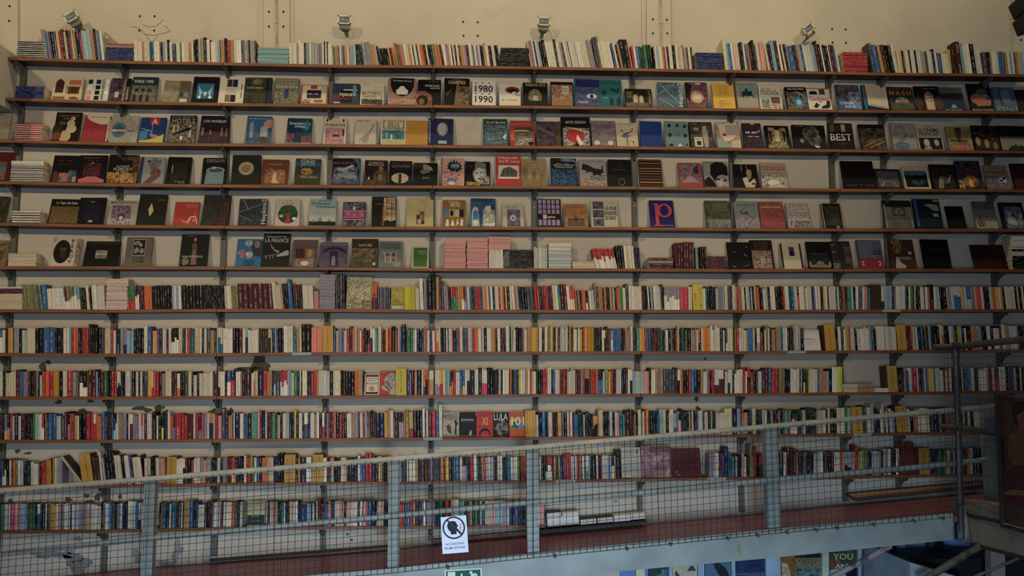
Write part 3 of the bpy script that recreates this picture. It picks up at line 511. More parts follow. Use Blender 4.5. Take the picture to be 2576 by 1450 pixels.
# ordinals within each bay, for the labels
UPL = sorted((X, k) for k, X in enumerate(UX.values()))
cnt = {}
for b in sorted(BK, key=lambda b: (b['row'], b['X'])):
    k = sum(1 for X, _ in UPL if X < b['X']); kk = (b['row'], k); cnt[kk] = cnt.get(kk, 0)+1; b['bay'] = k; b['ord'] = cnt[kk]
def sz(b):
    return ('broad ' if b['w'] > .034 else 'slim ' if b['w'] < .019 else '') + ('tall ' if b['h'] > .255 else '')
top = set(id(b) for b in sorted(BK, key=lambda b: -b['area'])[:300])
gs = G()
for b in BK:
    if id(b) in top:
        g = G(); spine_geo(g, b['w'], b['d'], b['h'], b['col'], b['col2'], b['seed'], b['tx'], b['hard'], b['split'])
        o = empty('book', (b['X'], b['y'], b['z'])); o.rotation_euler = (0, b['th'], 0); g.build('cover', parent=o)
        g = G(); pages_geo(g, b['w'], b['d'], b['h'], b['hard']); g.build('page_block', parent=o)
        where = 'left of the first upright' if b['bay'] == 0 else 'past the %s upright' % ordn(b['bay'])
        cn = CN[b['c']] + (' and ' + CN[b['c2']] if b['c2'] else '')
        tag(o, '%s%s spine, %s book %s, %s shelf down' % (sz(b), cn, ordn(b['ord']), where, ordn(b['row'])), 'book', 'books standing on the %s shelf' % ordn(b['row']))
    else:
        t = G(); spine_geo(t, b['w'], b['d'], b['h'], b['col'], b['col2'], b['seed'], b['tx'], b['hard'], b['split'])
        ca, sa = math.cos(b['th']), math.sin(b['th']); k = len(gs.v)
        gs.v += [(b['X']+x*ca+z*sa, b['y']+y, b['z']-x*sa+z*ca) for x, y, z in t.v]
        gs.f += [tuple(i+k for i in f) for f in t.f]; gs.c += t.c; gs.c2 += t.c2; gs.u += t.u; gs.m += t.m
tag(gs.build('shelved_books'), 'all the narrower books packed spine out along the shelves', 'books', kind='stuff')
# ------------------------------------------------------------------ face-out books
_hx0 = hx
def hx(s):   # printing inks on the covers
    c = _hx0(s); l = .3*c[0]+.6*c[1]+.1*c[2]; return tuple((v*.84+l*.16)**1.08*.84 for v in c)
# art commands, on a cover 100 wide and 100 high:  R x0 y0 x1 y1 c | E cx cy rx ry c | P c x,y ... | N x0 y0 x1 y1 ca cb scale | M cx cy rx ry ca cb scale |
# T x y h w c text (w 0 = natural) | V x y h w c text (turned, reading upward) | L x0 y0 x1 y1 t c (bar of thickness t)
GUESS = set('''DECO|URBAN|THE ART|GARDEN|PLAN|GUIA|EL COR|Travel|PORTRAIT|LA VIE|Kunst Atlas|Art|World|interiors|book two|painted|HUMANOS|VOZES|portugueses|biografia|O TEMPLO|TESOROS DE ESPANA|COLLECTION|HERCULANO|O Bobo|edicao|ETHIOPIA|THE ICE POPE|BREAKFAST|London|Simone|JACQUES|Style|Italian|WORLD OF FRIENDS|IN CANDLES|EMMANUEL|GENEVIEVE|TRINTA|LAURA|RAMOS|CESANA|housing|SEGUELA|Lawrence|ROLOFF BENY|ALMANACH|AMERICAN|COLORED|HOUSES|N O V Y|LANDSCAPES|MASTERPIECES|THE COMPLETE BOOK OF|Jacques Siclier|CEM OBRAS DE|Minerals|Face|PHOTOGRAPHIC|Le pur|de Hollande|NATURE ILLUSTREE|JAN DIBBETS|HISTORIA DA|Antonio Tavares|Um mundo visto|Fernando|Morais|STEP BY STEP|Os Pensamentos|do Grande|Ancient Egypt|advertising|design|HOW TO|GENERAL'''.split('|'))
def art(g, gt, s, w, h, v0, P, seed):
    """P(x, y, lift) maps metres on the cover to 3-D; v0 is the lowest visible height"""
    H = h-v0; X = lambda a: float(a)/100*w - w/2; Y = lambda b: v0+float(b)/100*H; n = 0
    for c in s.split(';'):
        c = c.strip()
        if not c: continue
        n += 1; e = .0004+.00012*n; t = c.split(' '); k = t[0]
        if k == 'R': x0, y0, x1, y1 = X(t[1]), Y(t[2]), X(t[3]), Y(t[4]); g.poly([P(x0, y0, e), P(x1, y0, e), P(x1, y1, e), P(x0, y1, e)], col=hx(t[5]))
        elif k == 'N':
            x0, y0, x1, y1 = X(t[1]), Y(t[2]), X(t[3]), Y(t[4])
            g.poly([P(x0, y0, e), P(x1, y0, e), P(x1, y1, e), P(x0, y1, e)], col=hx(t[5]), col2=hx(t[6]), mat=1, sc=float(t[7]), seed=(seed*.137+n*.31) % 1, uv=[(x0*8, y0*8), (x1*8, y0*8), (x1*8, y1*8), (x0*8, y1*8)])
        elif k in 'EM':
            cx, cy, rx, ry = X(t[1]), Y(t[2]), float(t[3])/100*w, float(t[4])/100*H; q = [(cx+rx*math.cos(a), cy+ry*math.sin(a)) for a in [2*math.pi*i/18 for i in range(18)]]
            kw = dict(col=hx(t[5])) if k == 'E' else dict(col=hx(t[5]), col2=hx(t[6]), mat=1, sc=float(t[7]), seed=(seed*.137+n*.31) % 1, uv=[(a*8, b*8) for a, b in q])
            g.poly([P(a, b, e) for a, b in q], **kw)
        elif k == 'P':
            q = [(X(p.split(',')[0]), Y(p.split(',')[1])) for p in t[2:]]
            if sum(q[i][0]*q[(i+1) % len(q)][1]-q[(i+1) % len(q)][0]*q[i][1] for i in range(len(q))) < 0: q.reverse()
            g.poly([P(a, b, e) for a, b in q], col=hx(t[1]))
        elif k == 'L':
            a, b = Vector((X(t[1]), Y(t[2]))), Vector((X(t[3]), Y(t[4]))); d = (b-a).normalized(); m = Vector((-d.y, d.x))*float(t[5])/200*w
            g.poly([P(*(a-m), e), P(*(b-m), e), P(*(b+m), e), P(*(a+m), e)], col=hx(t[6]))
        elif k in 'TV' and ' '.join(t[6:]) in GUESS:   # lettering too small to read in the picture: plain broken rules
            x, y, q = float(t[1]), float(t[2]), ' '.join(t[6:]); ww = float(t[4]) or 40; hh = float(t[3])*.5; m = max(2, len(q)//3); st = ww/m
            for j in range(m):
                if k == 'T': x0, x1, y0, y1 = x-ww/2+j*st, x-ww/2+(j+.72)*st, y-hh/2, y+hh/2
                else: x0, x1, y0, y1 = x-hh/2, x+hh/2, y-ww/2+j*st, y-ww/2+(j+.72)*st
                g.poly([P(X(x0), Y(y0), e), P(X(x1), Y(y0), e), P(X(x1), Y(y1), e), P(X(x0), Y(y1), e)], col=hx(t[5]))
        elif k in 'TV':
            x, y, hh, ww = X(t[1]), Y(t[2]), float(t[3])/100*H, float(t[4])/100*w if k == 'T' else float(t[4])/100*H
            if k == 'V': hh = float(t[3])/100*w
            put_text(gt, ' '.join(t[6:]), x, y, hh, ww, lambda a, b: P(a, b, e+.0003), hx(t[5]), 1 if k == 'V' else 0)
F = [
(2,127,202,198,'c4b48e','P 4b2c1c 8,30 8,80 12,88 20,96 30,88 36,80 36,30;R 52 68 92 90 b8663a;R 50 25 90 60 6a3c22;E 72 42 14 12 4b2818;L 45 30 45 65 3 8a7350;R 5 0 45 12 8a6238;P 7a4a26 60,0 95,0 80,12 60,10','cream book printed with brown furniture silhouettes'),
(2,211,269,199,'c8c4b4','R 5 75 25 95 1b2742;R 40 75 60 95 1b2742;R 5 50 25 68 d8d2c4;R 40 50 60 68 17171a;R 5 26 25 44 c98d84;R 40 26 60 44 17171a;R 5 2 25 20 c98d84;R 40 2 60 20 17171a;R 82 75 97 95 e0dccc;R 82 50 97 68 e0dccc;R 82 26 97 44 e0dccc;V 73 50 12 96 1f5f53 ANNUAL REPORTS','pale book with a grid of navy and pink keys'),
(2,272,322,199,'1c1620','N 0 0 62 96 2a2030 6a5560 3;R 25 15 45 40 b8a9a0;V 70 50 13 98 c9b48a ENVIRONMENTAL;V 88 34 13 60 c9b48a GRAPHICS;R 78 55 100 100 15141a','black and purple book with tall cream sideways lettering'),
(2,326,390,195,'1d3140','N 0 0 100 66 8a8468 3a3c34 5;R 0 66 100 100 1d3a4a;T 45 82 12 74 d8d2b8 PARIS 1900;E 20 46 9 7 25302f;E 45 46 9 7 25302f;E 70 46 9 7 25302f;R 8 0 20 26 25302f;R 34 0 46 26 25302f;R 60 0 72 26 25302f','dark teal book with a pale arcaded palace front'),
(2,407,472,205,'8f8664','N 0 0 60 100 9a906c 7c7658 2;R 60 0 100 100 6d5a48;R 64 25 76 45 4a3226;R 80 25 96 45 4f8aa0;R 66 0 94 16 c8c0a8;T 78 60 6 22 b86a48 URBAN','dull olive and brown book with tiny square pictures'),
(2,481,545,195,'12161c','R 16 14 84 74 2a6f92;P 8fb4c4 20,66 40,40 30,20 25,40;P 8fb4c4 80,66 60,40 70,20 75,40;P c4d0cc 42,40 58,40 52,24 48,24;E 28 20 6 6 dce4dc;E 70 20 6 6 dce4dc','black book framing a glowing blue winged roof'),
(2,547,610,193,'cfc6ae','R 30 60 50 88 4a2b30;R 52 60 72 88 1b2a48;R 28 34 68 56 b8b09a;R 26 4 46 30 8a6258;R 48 4 68 30 1a1c22;V 90 50 6 60 3a3630 N O V Y','ivory book with two rows of small square portraits'),
(2,613,681,197,'18241f','N 0 0 78 100 1d2a24 4b4a2c 3;M 45 84 20 12 8a7a40 3a3a24 3;T 36 60 8 60 b8a668 GARDENS;R 88 0 100 100 20343c','dark green book with a golden glow near its top'),
(2,687,748,199,'6f6a52','N 0 0 100 60 8f886c 4c4a3a 5;T 50 92 8 90 a9a488 INNOVATIVE;T 50 80 8 90 b8b296 LOW BUDGET;T 50 67 11 88 d0c9ac DESIGN;E 50 38 10 20 2b3f70;R 44 24 56 52 2b3f70','grey olive book with a small blue oval emblem'),
(2,755,822,215,'b85a48','R 5 4 95 96 c9b890;R 22 30 76 72 26223c;T 49 52 10 46 b09aa0 DECO;R 35 78 60 96 9a3a34;N 76 60 94 94 8aa0a0 c9b890 5;N 6 4 36 24 2a2226 c9b890 5;R 50 8 84 22 8a6a48','red bordered book with a navy centre panel'),
(2,835,902,212,'3a2c4a','N 0 0 100 100 4a3558 1f4a52 2.5;R 28 8 74 66 1a1418;T 50 48 17 46 e0d8c8 Hybrid;R 40 66 92 72 c8c4b4;R 76 40 88 92 6a9a94;N 0 0 28 40 7a2a40 4a3558 4;T 50 28 9 44 a03a34 Imagery;R 4 4 30 10 b8b4a4','purple and teal book with a black lettered panel'),
(2,905,964,211,'c9c0a4','N 6 0 96 60 7c7460 c4bca4 4;N 6 0 96 24 2c2822 6a6452 6;T 25 94 4 30 4a463c housing;R 52 78 92 90 c9b878;L 50 66 92 64 1 5a5448','cream book with a sepia photograph of street roofs'),
(2,975,1045,198,'9a6e5e','P 121618 8,100 92,100 92,70 82,46 66,34 50,30 34,34 18,46 8,70;E 50 50 22 12 d8d0bc;E 50 60 12 10 d8d0bc;E 38 44 9 7 c8bca8;E 62 44 9 7 c8bca8;T 50 90 5 70 c8c0a8 The Elegant Epergne;N 0 0 100 22 b89a88 8a6252 4','dusty pink book with white flowers in a black arch'),
(2,1051,1109,202,'101114','M 20 16 44 40 b0663a 1c2c44 5;E 20 16 24 22 15171c;M 16 12 12 12 b87a48 1a1a20 8;T 62 76 8 62 c9c4b4 MOSAIC GLASS;T 74 66 6 40 c9c4b4 1838-1924;T 70 92 5 50 6a6458 MASTERPIECES','black book with a rosette disc in its corner'),
(2,1117,1181,198,'16130f','P 7a6448 40,0 46,60 52,90 58,90 60,40 66,0;N 60 0 98 70 8a7454 1c1812 3;T 50 84 12 68 c4b890 CHARTRES;P 5a4a34 8,30 30,55 28,60 8,40;T 50 94 5 40 8a7c5c The World of','black book with fanned beige stone ribs'),
(2,1188,1247,203,'cfcabc','T 50 66 26 76 1a1a1c 1980;T 50 24 26 76 1a1a1c 1990;L 12 90 20 88 4 2a2a2a;L 40 90 48 88 4 2a2a2a;L 68 90 76 88 4 2a2a2a;L 12 46 20 44 4 2a2a2a;L 40 46 48 44 4 2a2a2a;L 68 46 76 44 4 2a2a2a','white book with two huge black year numbers'),
(2,1256,1310,215,'cfc4ae','E 62 74 34 17 7a2a2c;E 62 72 22 8 2c1414;E 70 58 10 9 c8ccd0;L 72 56 96 48 9 8a9094;T 46 26 9 74 9a9080 up in smoke','pale book showing red parted lips'),
(2,1317,1379,210,'17150f','T 50 90 12 84 b8a878 VARIOUS CATS;M 48 38 28 34 8a7c60 2a261c 3;E 50 30 12 14 a89a7c;E 40 56 5 8 8a7c60;E 60 56 5 8 8a7c60;N 10 4 90 20 2c281c 17150f 4','black book with a pale crouching cat'),
(2,1387,1443,208,'1e1713','N 3 0 97 88 b88a74 4a2c26 5;N 3 0 97 26 8a7a44 9a6450 6;R 50 48 82 84 c9b48a;T 66 72 6 24 6a4a38 THE ART;T 66 62 6 24 6a4a38 GARDEN','book covered in pink blossom with a tan title card'),
(2,1447,1510,201,'1e2f5c','N 4 0 100 70 5a648a 26365e 3;R 0 0 5 100 1f5f84;E 68 37 20 9 c8c8c0;E 68 36 8 8 3a3c48;E 68 36 3 3 101014;T 36 14 7 40 c0c4cc INDEX;R 10 80 96 100 1c2c66','deep blue book with one staring eye'),
(2,1511,1567,202,'1c6a70','T 50 88 9 92 0f3238 Fairburn Figures;R 48 94 52 96 0f3238;P 123a40 14,40 30,44 28,60 18,62 10,52;P 123a40 50,62 80,50 92,66 88,72 76,60 54,70;P 123a40 44,4 60,4 60,26 52,34 44,26;P 123a40 74,4 92,4 92,30 84,38 76,28;T 26 32 4 20 a9c4c0 book two','teal book with small dark gymnast figures'),
(2,1576,1643,226,'2a2419','P b8a880 30,20 30,58 34,68 40,70 46,62 46,20;P b8a880 52,20 52,54 58,64 66,60 68,20;N 4 50 24 84 8a7c5c 4a4230 4;N 0 0 84 22 8a8060 2a2419 6;V 91 50 9 90 9a8c66 LIBRARY;L 28 20 28 84 4 6a5e44;L 49 20 49 80 4 6a5e44','low wide sepia book of arched library windows'),
(2,1658,1720,209,'54707c','N 0 0 84 100 62808c 3c5560 3;L 0 50 70 98 3 8ea4aa;L 10 94 40 60 3 9ab0b6;L 4 36 60 4 3 8ea4aa;L 40 60 86 20 3 8ea4aa;V 90 52 17 94 c8ccc8 Hopkins2','steel blue book with girders and sideways white lettering'),
(2,1730,1785,209,'3c2430','N 0 0 100 100 5c3440 8a5a58 2.4;M 50 42 30 24 d8b49c a06a58 2;E 50 44 20 12 e0c4a8;R 46 92 70 97 c8ccd4;P 241a28 0,100 0,40 16,20 18,60 30,88;P 2c4a70 86,0 100,0 100,22 90,18','purple book with a glowing pale blurred face'),
(2,1797,1852,211,'d8a91c','N 24 44 76 94 c8981c d8a91c 8;E 50 72 18 17 c4941c;E 50 74 12 12 d0a01c;T 44 27 7 30 b07818 British;T 50 18 7 52 b07818 Pharmacopoeia;T 36 8 6 18 b07818 1988','bright yellow book with a faint crest'),
(2,1857,1912,204,'8a8270','R 5 4 95 96 a39a86;T 50 86 9 84 3c382e European Gardens;R 10 36 92 78 6f8f94;N 10 36 92 58 16383a b8bca8 4;P 16383a 24,44 30,60 42,62 42,70 54,70 54,60 72,62 76,44','grey beige book with a teal castle and garden picture'),
(2,1914,1970,219,'c9c0aa','T 38 90 5 50 6a5a4a HOW TO;T 46 80 9 70 8a4a40 MIX AND USE;T 50 68 12 84 3a4446 COLOUR;R 8 2 46 52 9ab0ac;N 8 2 46 40 5a4434 a8b4a4 5;R 52 2 92 52 6a4a44;N 52 2 92 24 c8c4b4 8a4a40 4','cream book with four small colour swatches below its title'),
(2,1983,2036,221,'121214','N 3 0 97 78 2a2a2a 8a8a80 3;T 50 92 9 80 d8d4c4 You Are Here;P 3f86b0 42,10 72,10 72,36 64,50 64,58 52,58 50,50 42,36;E 58 30 10 12 8ac0d8;L 50 80 98 50 5 a8a498','black book with a pale blue bottle'),
(2,2037,2097,224,'cfc8b8','R 0 96 100 100 b0403a;R 96 0 100 100 b0403a;T 50 50 20 88 b03a38 Gadgets!;P 17171a 8,70 14,86 40,86 44,70;R 52 70 76 96 4a4a48;P 17171a 50,4 60,16 74,22 78,40 92,40 90,14 80,4;P 1a2630 20,12 34,32 46,20 32,4','white book with red lettering and black desk objects'),
(2,2112,2170,215,'2b4a78','N 0 34 100 100 1a1c24 6a6a70 3;P 2b5a94 0,0 100,0 100,10 70,24 0,42;N 50 20 100 70 3a4a60 9aa0a8 4;T 38 26 11 60 c8ccd4 COWGIRL;T 50 12 11 44 c8ccd4 RISING;P 6a8ab0 60,6 100,0 100,20 70,34','blue and black book with a tangled horse picture'),
(2,2177,2240,216,'1c2a36','R 0 0 12 100 1f6a84;P c9bc9c 16,16 96,4 98,98 14,100;P bcae90 16,60 90,30 98,98 14,100;L 18 12 96 2 2 1a1a1a;L 20 20 90 10 2 3a362e','dark blue book half hidden by a loose cream sheet'),
(2,2242,2305,221,'26302a','T 50 74 20 86 c46a3c M·A·S·H;T 50 92 5 80 7a4a34 THE COMPLETE BOOK OF;M 52 30 28 26 b89a80 3a3c30 4;N 6 0 94 30 2c3a30 6a6a54 4','dark green book with large orange dotted capitals'),
(2,2311,2373,219,'1d1c18','E 10 30 16 30 4a3c24;E 90 30 16 30 5a4a2c;R 36 0 74 62 b8663c;R 40 4 70 60 c8b890;E 55 44 10 10 a8603a;E 55 44 7 7 d0c09a;P b8663c 36,62 74,62 68,70 62,76 55,80 48,76 42,70;T 62 90 5 50 b0a890 Les arts decoratifs','dark book with a cream and orange clock tower'),
(2,2374,2432,222,'7a6c54','N 0 40 100 74 2c2c3a 4a4650 3;N 0 0 100 40 2a3c58 1e2a3e 3;P 8aa4bc 36,10 50,30 58,22 66,10;T 50 3 7 80 8aa4bc LANDSCAPES;N 0 74 100 100 8a7c60 6f6450 4','tan over dark blue book with a rocky night view'),
(2,2446,2503,213,'191e1a','M 50 44 44 24 c07050 8a4a38 2;E 60 70 24 12 5a5a34;P c07050 16,40 40,58 80,60 96,40 90,20 30,16;T 50 3 7 94 c8b49a PETROV-VODKIN;R 76 40 96 52 2c5a70','dark green book with a reclining orange figure'),
(2,2507,2564,222,'5c6674','N 4 0 100 100 6c7684 5a6474 2;L 34 0 30 60 3 17171c;L 30 60 36 92 2 17171c;L 86 4 90 70 2 17171c;N 4 0 100 20 86a0b4 17222c 5;M 56 62 20 26 7c8694 8c96a2 3','grey blue book with bare black tree trunks'),
(2,2566,2600,228,'3a211c','N 8 0 100 90 4a2a22 2a1814 3','dark brown book cut by the right edge of the wall view'),
(3,-24,17,286,'b8a27a','N 0 0 94 90 b09a70 c4b088 2;T 40 92 5 50 6a5638 PLAN','tan cover standing beyond the first upright'),
(3,131,196,284,'1c140f','T 50 88 7 80 7a5a3c ARTESANIA POPULAR;T 50 78 7 40 8a6a4c DE ESPANA;E 68 78 9 7 b8a478;E 62 60 16 13 b8a478;E 66 42 20 15 c0ac80;E 44 16 24 20 b8a070;E 14 38 20 24 2a2c26;E 28 62 14 6 7a3c28;E 12 16 18 14 7a3c28','black book of tumbling cream clay pots'),
(3,204,268,291,'a02f38','P c9b99a 6,100 100,100 100,66 70,64 30,74 14,86;P 6a1c28 14,84 40,68 74,60 50,66;T 56 92 5 70 8a4038 THE PAINTED WALL;N 0 0 100 60 a8323c 962a34 2;R 94 0 100 80 b8a888','red book with a curling cream top'),
(3,272,342,292,'a8a08c','M 40 46 60 56 b4ac98 6c6a60 7;E 38 46 34 36 98907c;E 32 46 26 28 3a7078;E 32 46 14 15 2c5a64;R 4 40 58 48 c88a84;R 10 41 20 47 c8c4b4;T 76 44 8 28 1a1a1a spaces','cream book with a ringed teal wheel'),
(3,347,411,297,'1f3f70','P 3a7aa4 0,0 0,44 34,52 30,16;P a07a90 36,36 70,30 86,22 50,20;P c0b040 0,6 60,16 96,34 96,0 0,0;P c0b040 20,6 96,30 96,0 4,0;R 38 70 74 100 b02a34;T 56 84 22 22 d8d0c0 A;L 48 34 48 70 2 a8b0bc;L 6 56 48 44 3 a8b0bc','blue book with a red square above a yellow wedge'),
(3,421,488,292,'241f1a','N 0 0 100 72 8a7c68 1e1a18 4;R 14 36 22 66 b8a890;R 30 36 36 66 b8a890;R 76 20 84 66 b8a890;P 17171a 16,34 86,58 92,66 80,46 24,30;T 52 80 16 86 b0a48c HOTELS;T 50 94 6 84 8a7c68 GRAND AMERICAN;R 44 10 54 24 d0c8b4','black and beige book with a hotel colonnade'),
(3,499,571,293,'1c1620','N 0 0 100 42 5a3a3c 1c1824 5;R 6 28 14 56 9a6450;R 34 30 40 48 9a6450;R 74 24 80 56 9a6450;R 90 24 96 54 8a5a4c;T 50 80 9 80 cfc6b4 LOS ANGELES;N 0 56 100 72 2c2234 1c1620 2','dark purple book with a dusk city skyline'),
(3,616,679,294,'2f5f86','N 0 0 100 60 4a6a80 2b4a66 2;P 8a9298 14,20 12,70 26,84 28,20;P b08468 60,50 100,60 100,100 70,80;P 98a0a4 56,20 56,60 84,62 86,20;E 70 16 22 10 5a4438;R 0 88 100 100 1f5070;T 50 92 6 90 9ab4c8 Architecture in','blue book with a curved grey tower'),
(3,719,781,299,'10384c','N 40 30 100 100 1a5068 10303f 2;N 0 0 30 40 a0424c 1c3a50 3;N 60 0 100 30 a0424c 1f4458 4;T 52 80 10 86 c8ccc8 Entertainment;T 52 68 10 40 c8ccc8 Dining;R 0 0 100 2 c0c4c4;E 80 70 10 20 2f7890','deep teal book with glossy red corners'),
(3,812,869,299,'c4b896','N 6 0 92 64 a06a70 c49a98 4;T 50 74 13 88 2a2620 PHARAOHS;E 14 92 4 6 1a1a1a;E 86 92 4 6 1a1a1a;T 50 88 4 50 8a7c64 Ancient Egypt;R 40 28 70 36 4a2c34;N 10 20 22 52 5a3440 c09a94 5;R 84 30 90 56 2a1a20','cream book with a mauve Egyptian relief'),
(3,892,947,302,'b8ae98','P 9a8470 84,84 92,80 66,40 60,46;P 9a8878 66,44 56,48 14,12 30,16 36,4 46,8 52,0 62,20;P a89884 40,20 20,26 30,14;T 40 94 5 68 6a6052 GUIA;R 96 0 100 96 8a826e','bone coloured book with a drawn bristle brush'),
(3,957,1020,300,'c4b890','N 5 0 95 54 3a8a90 2f6a70 2;N 5 0 95 20 a89858 c8bc90 6;T 50 90 8 66 2c2820 L\'AGE D\'OR;T 50 80 8 44 2c2820 DE LA;T 50 70 8 48 2c2820 FRANCE;T 50 61 8 76 2c2820 COLONIALE;M 70 38 16 18 2c4a38 3a8a90 6;R 22 16 25 46 c8c0a0;R 40 16 46 38 d0c8a8;R 8 60 12 96 6a6048;R 88 60 92 96 6a6048','cream book with turquoise palms below black capitals'),
(3,1021,1076,305,'b8861c','N 0 0 100 100 b8861c ae7c1a 1.5','plain ochre yellow cover without lettering'),
(3,1077,1140,300,'1a2244','N 8 0 100 96 1e2850 2a3054 2;E 56 60 22 26 8a8884;E 54 62 16 20 a8a49c;R 40 4 74 16 9aa4ac;V 5 50 7 90 b0b4c4 CORPORATE SOURCE','navy book with a pale egg on a stand'),
(3,1217,1278,301,'2b4a50','N 4 0 98 78 6a8488 2a4248 5;R 16 78 88 94 1a2426;T 52 86 9 74 c4c8bc FLATIRON;P c4ccc8 78,30 96,48 90,20;L 8 60 90 70 2 8aa0a0;L 8 40 90 50 2 8aa0a0;L 8 20 90 30 2 8aa0a0','grey teal book with a banded tower facade'),
(3,1285,1346,305,'a03a30','R 20 0 92 74 4a4038;T 46 86 10 80 c46a50 MAKING POTTERY;E 46 58 34 5 c4a43c;N 20 0 92 30 b8b0a0 2c2824 4;R 0 20 16 60 c85a3c;E 84 8 12 8 2a1c18;N 20 30 92 56 2c2620 8a8478 3','red book with a yellow rimmed bowl'),
(3,1351,1412,307,'3a3038','N 0 0 76 100 2e2630 5c4c54 2;P 6a5a60 0,70 70,40 74,50 0,86;N 78 0 100 96 6a5830 2a2420 6;L 0 30 74 10 5 5a4a54','dusky purple book with a gold patterned edge'),
(3,1414,1488,296,'0f0f10','N 6 0 96 62 b8b4a8 141414 3;E 48 36 32 26 b02c2c;P d8c8bc 54,40 74,8 62,0 50,24;P 0f0f10 40,0 50,12 60,0;T 50 82 9 70 b8b4a4 ARTE DESIGN;P b8b098 8,66 50,62 96,46 90,42 50,56','tall black book with a red glass bubble'),
(3,1491,1551,306,'7c6c70','N 0 0 100 100 8c7a7c 6c5c64 3;T 50 80 16 86 5c4c54 RUSSIAN;T 50 70 8 70 6c5c60 IMPERIAL;E 20 12 12 9 c4c0b4;E 76 12 12 9 c4c0b4;M 50 46 16 14 6a7c84 8c7a7c 5;N 38 0 60 16 5a4a44 a89c8c 5','mauve book with two silver coins'),
(3,1553,1607,311,'bcac8c','P 586a80 20,40 40,56 76,62 80,70 50,48 76,44 60,40 40,34;P 8a6a70 18,68 30,60 40,54 26,74;P 94767a 70,70 80,80 82,70 60,56;L 44 0 50 40 2 4a5450;L 54 0 50 40 3 4a5450;P 4c5a64 56,24 80,20 82,4 72,20;T 50 94 6 80 8a7c64 NATURE ILLUSTREE','cream book with a drawn blue grey flower'),
(3,1613,1668,307,'1c3f86','R 28 8 76 62 c9b090;R 33 12 71 50 a8b4c0;N 33 12 71 48 1e2c50 c8b498 6;T 52 56 6 38 a02c30 AMERICAN;T 52 76 7 50 9a8068 ALMANACH;N 0 0 100 100 1c3f86 1a3a7c 1','royal blue book with one small framed picture'),
(3,1677,1735,307,'688886','P 2a2c2c 8,82 20,92 28,82 18,74;P 2a2c2c 44,84 56,92 62,82 52,76;P 2a2c2c 76,80 88,92 94,80 84,72;P 3a2a24 8,44 20,56 30,46 18,36;P 3a2a24 76,44 86,54 96,44 84,34;P 4a3028 8,4 22,14 34,6 24,0;P c4c4b8 48,6 62,14 70,4 56,0;P 4a3028 80,4 90,14 97,6;T 55 50 4 26 24343a COLORED;T 52 44 4 24 24343a HOUSES','grey green book scattered with small cubes'),
(3,1739,1797,309,'1e1b17','N 3 0 97 97 2a2620 6a6250 2.5;E 66 78 9 6 b0a48c;P a89c84 58,30 54,68 62,74 76,72 80,50 78,0 60,0;E 30 72 12 6 9a8e78;R 18 2 54 40 c4bca4;R 28 8 46 24 2a2a28;T 36 32 5 26 3a362e World','sepia book with a standing boy in a pale suit'),
(3,1807,1866,309,'9a8a6c','N 0 0 100 100 b8a488 8a785c 1.5;P d0bca4 10,90 16,50 24,40 34,24 54,26 80,40 96,70 90,100;E 34 50 9 5 8a2c30;P 6a5c4c 40,84 60,78 58,86;P c8b498 60,0 60,26 100,30 100,0;N 40 50 100 90 c8b8a0 8a7860 9;T 78 16 8 40 c0b040 CE OF;P 8ca494 0,0 56,0 40,22 0,40','pale book with a veiled red lipped face'),
(3,1874,1921,312,'2a1c28','N 0 0 100 96 2e202c 4a3440 2;T 46 62 16 66 c8b8bc Style;T 60 46 10 70 b0a0a4 Italian;P b8767c 60,62 96,76 92,66 70,56;R 44 94 66 99 b0a890','small dark purple book with pale script'),
(3,1930,1991,318,'151310','N 14 6 86 92 a8946c 2c2418 3;R 40 30 60 78 c4b080;E 50 88 12 6 15110e;R 18 30 26 76 15110e;R 74 30 82 76 15110e;N 8 0 92 14 b0a070 2a2418 5','black book with a glowing beige facade'),
(3,2000,2082,317,'161412','M 56 64 26 34 7c746c 2a2624 1.6;M 64 40 22 30 6c645c 1c1a18 1.6;E 26 32 7 10 7c7468;P c4bcb0 62,14 80,10 78,4 66,4;P a8a094 70,52 82,56 80,50;T 24 94 4 26 8a8278 PORTRAIT','wide black book with a smiling bald man in profile'),
(3,2094,2153,312,'15130f','T 46 46 26 92 c9c4b4 BEST;R 2 66 22 96 6a5634;R 26 66 46 96 3c2c20;R 50 66 70 96 8a8478;R 74 66 96 96 4a241c;E 60 82 6 12 b8a870;T 52 20 3 24 8a8478 interiors','black book with four small pictures over heavy white capitals'),
(3,2169,2233,315,'101216','N 2 0 98 62 8a6c3c 1a1712 3;N 2 0 98 90 6a5434 14161c 2;L 10 10 98 50 2 b09048;L 30 4 98 34 2 b89850;P b8b4a8 38,80 46,84 50,82;R 0 84 100 100 12161f','night blue book with streaks of golden light'),
(3,2250,2312,312,'8a8070','R 3 3 97 97 9a9080;M 36 60 26 34 5c6c7c 9a9080 2;M 36 14 32 14 2f5f90 6a8498 3;T 74 56 8 40 5a6070 LAURA;T 70 48 8 50 5a6070 CESANA','grey beige book with a blue watercolour head'),
(3,2315,2377,317,'beb092','R 4 0 96 48 12110f;T 50 80 14 88 2c241c LE CINEMA;T 50 65 14 80 2c241c FRANCAIS;T 50 94 5 40 4a4034 Jacques Siclier;E 34 28 12 16 b0a898;P 8a8478 18,0 26,18 50,14 52,0;E 74 28 10 14 a8a090;P 2c2a28 62,0 66,16 88,16 92,0;P c4bca8 34,14 38,0 42,12','cream book above a black and white photograph of two men'),
(3,2392,2452,321,'9a8440','N 0 0 100 100 a89048 7a6a44 1.6;P 6a3c28 36,94 60,94 62,70 52,50 60,30 40,30 36,60;R 6 36 80 42 2a2a22;M 66 18 20 16 a84c34 4a6a70 4;N 10 0 90 20 a84830 c09a50 4;E 50 90 14 5 3a2a20','mustard book with a red brown cowboy figure'),
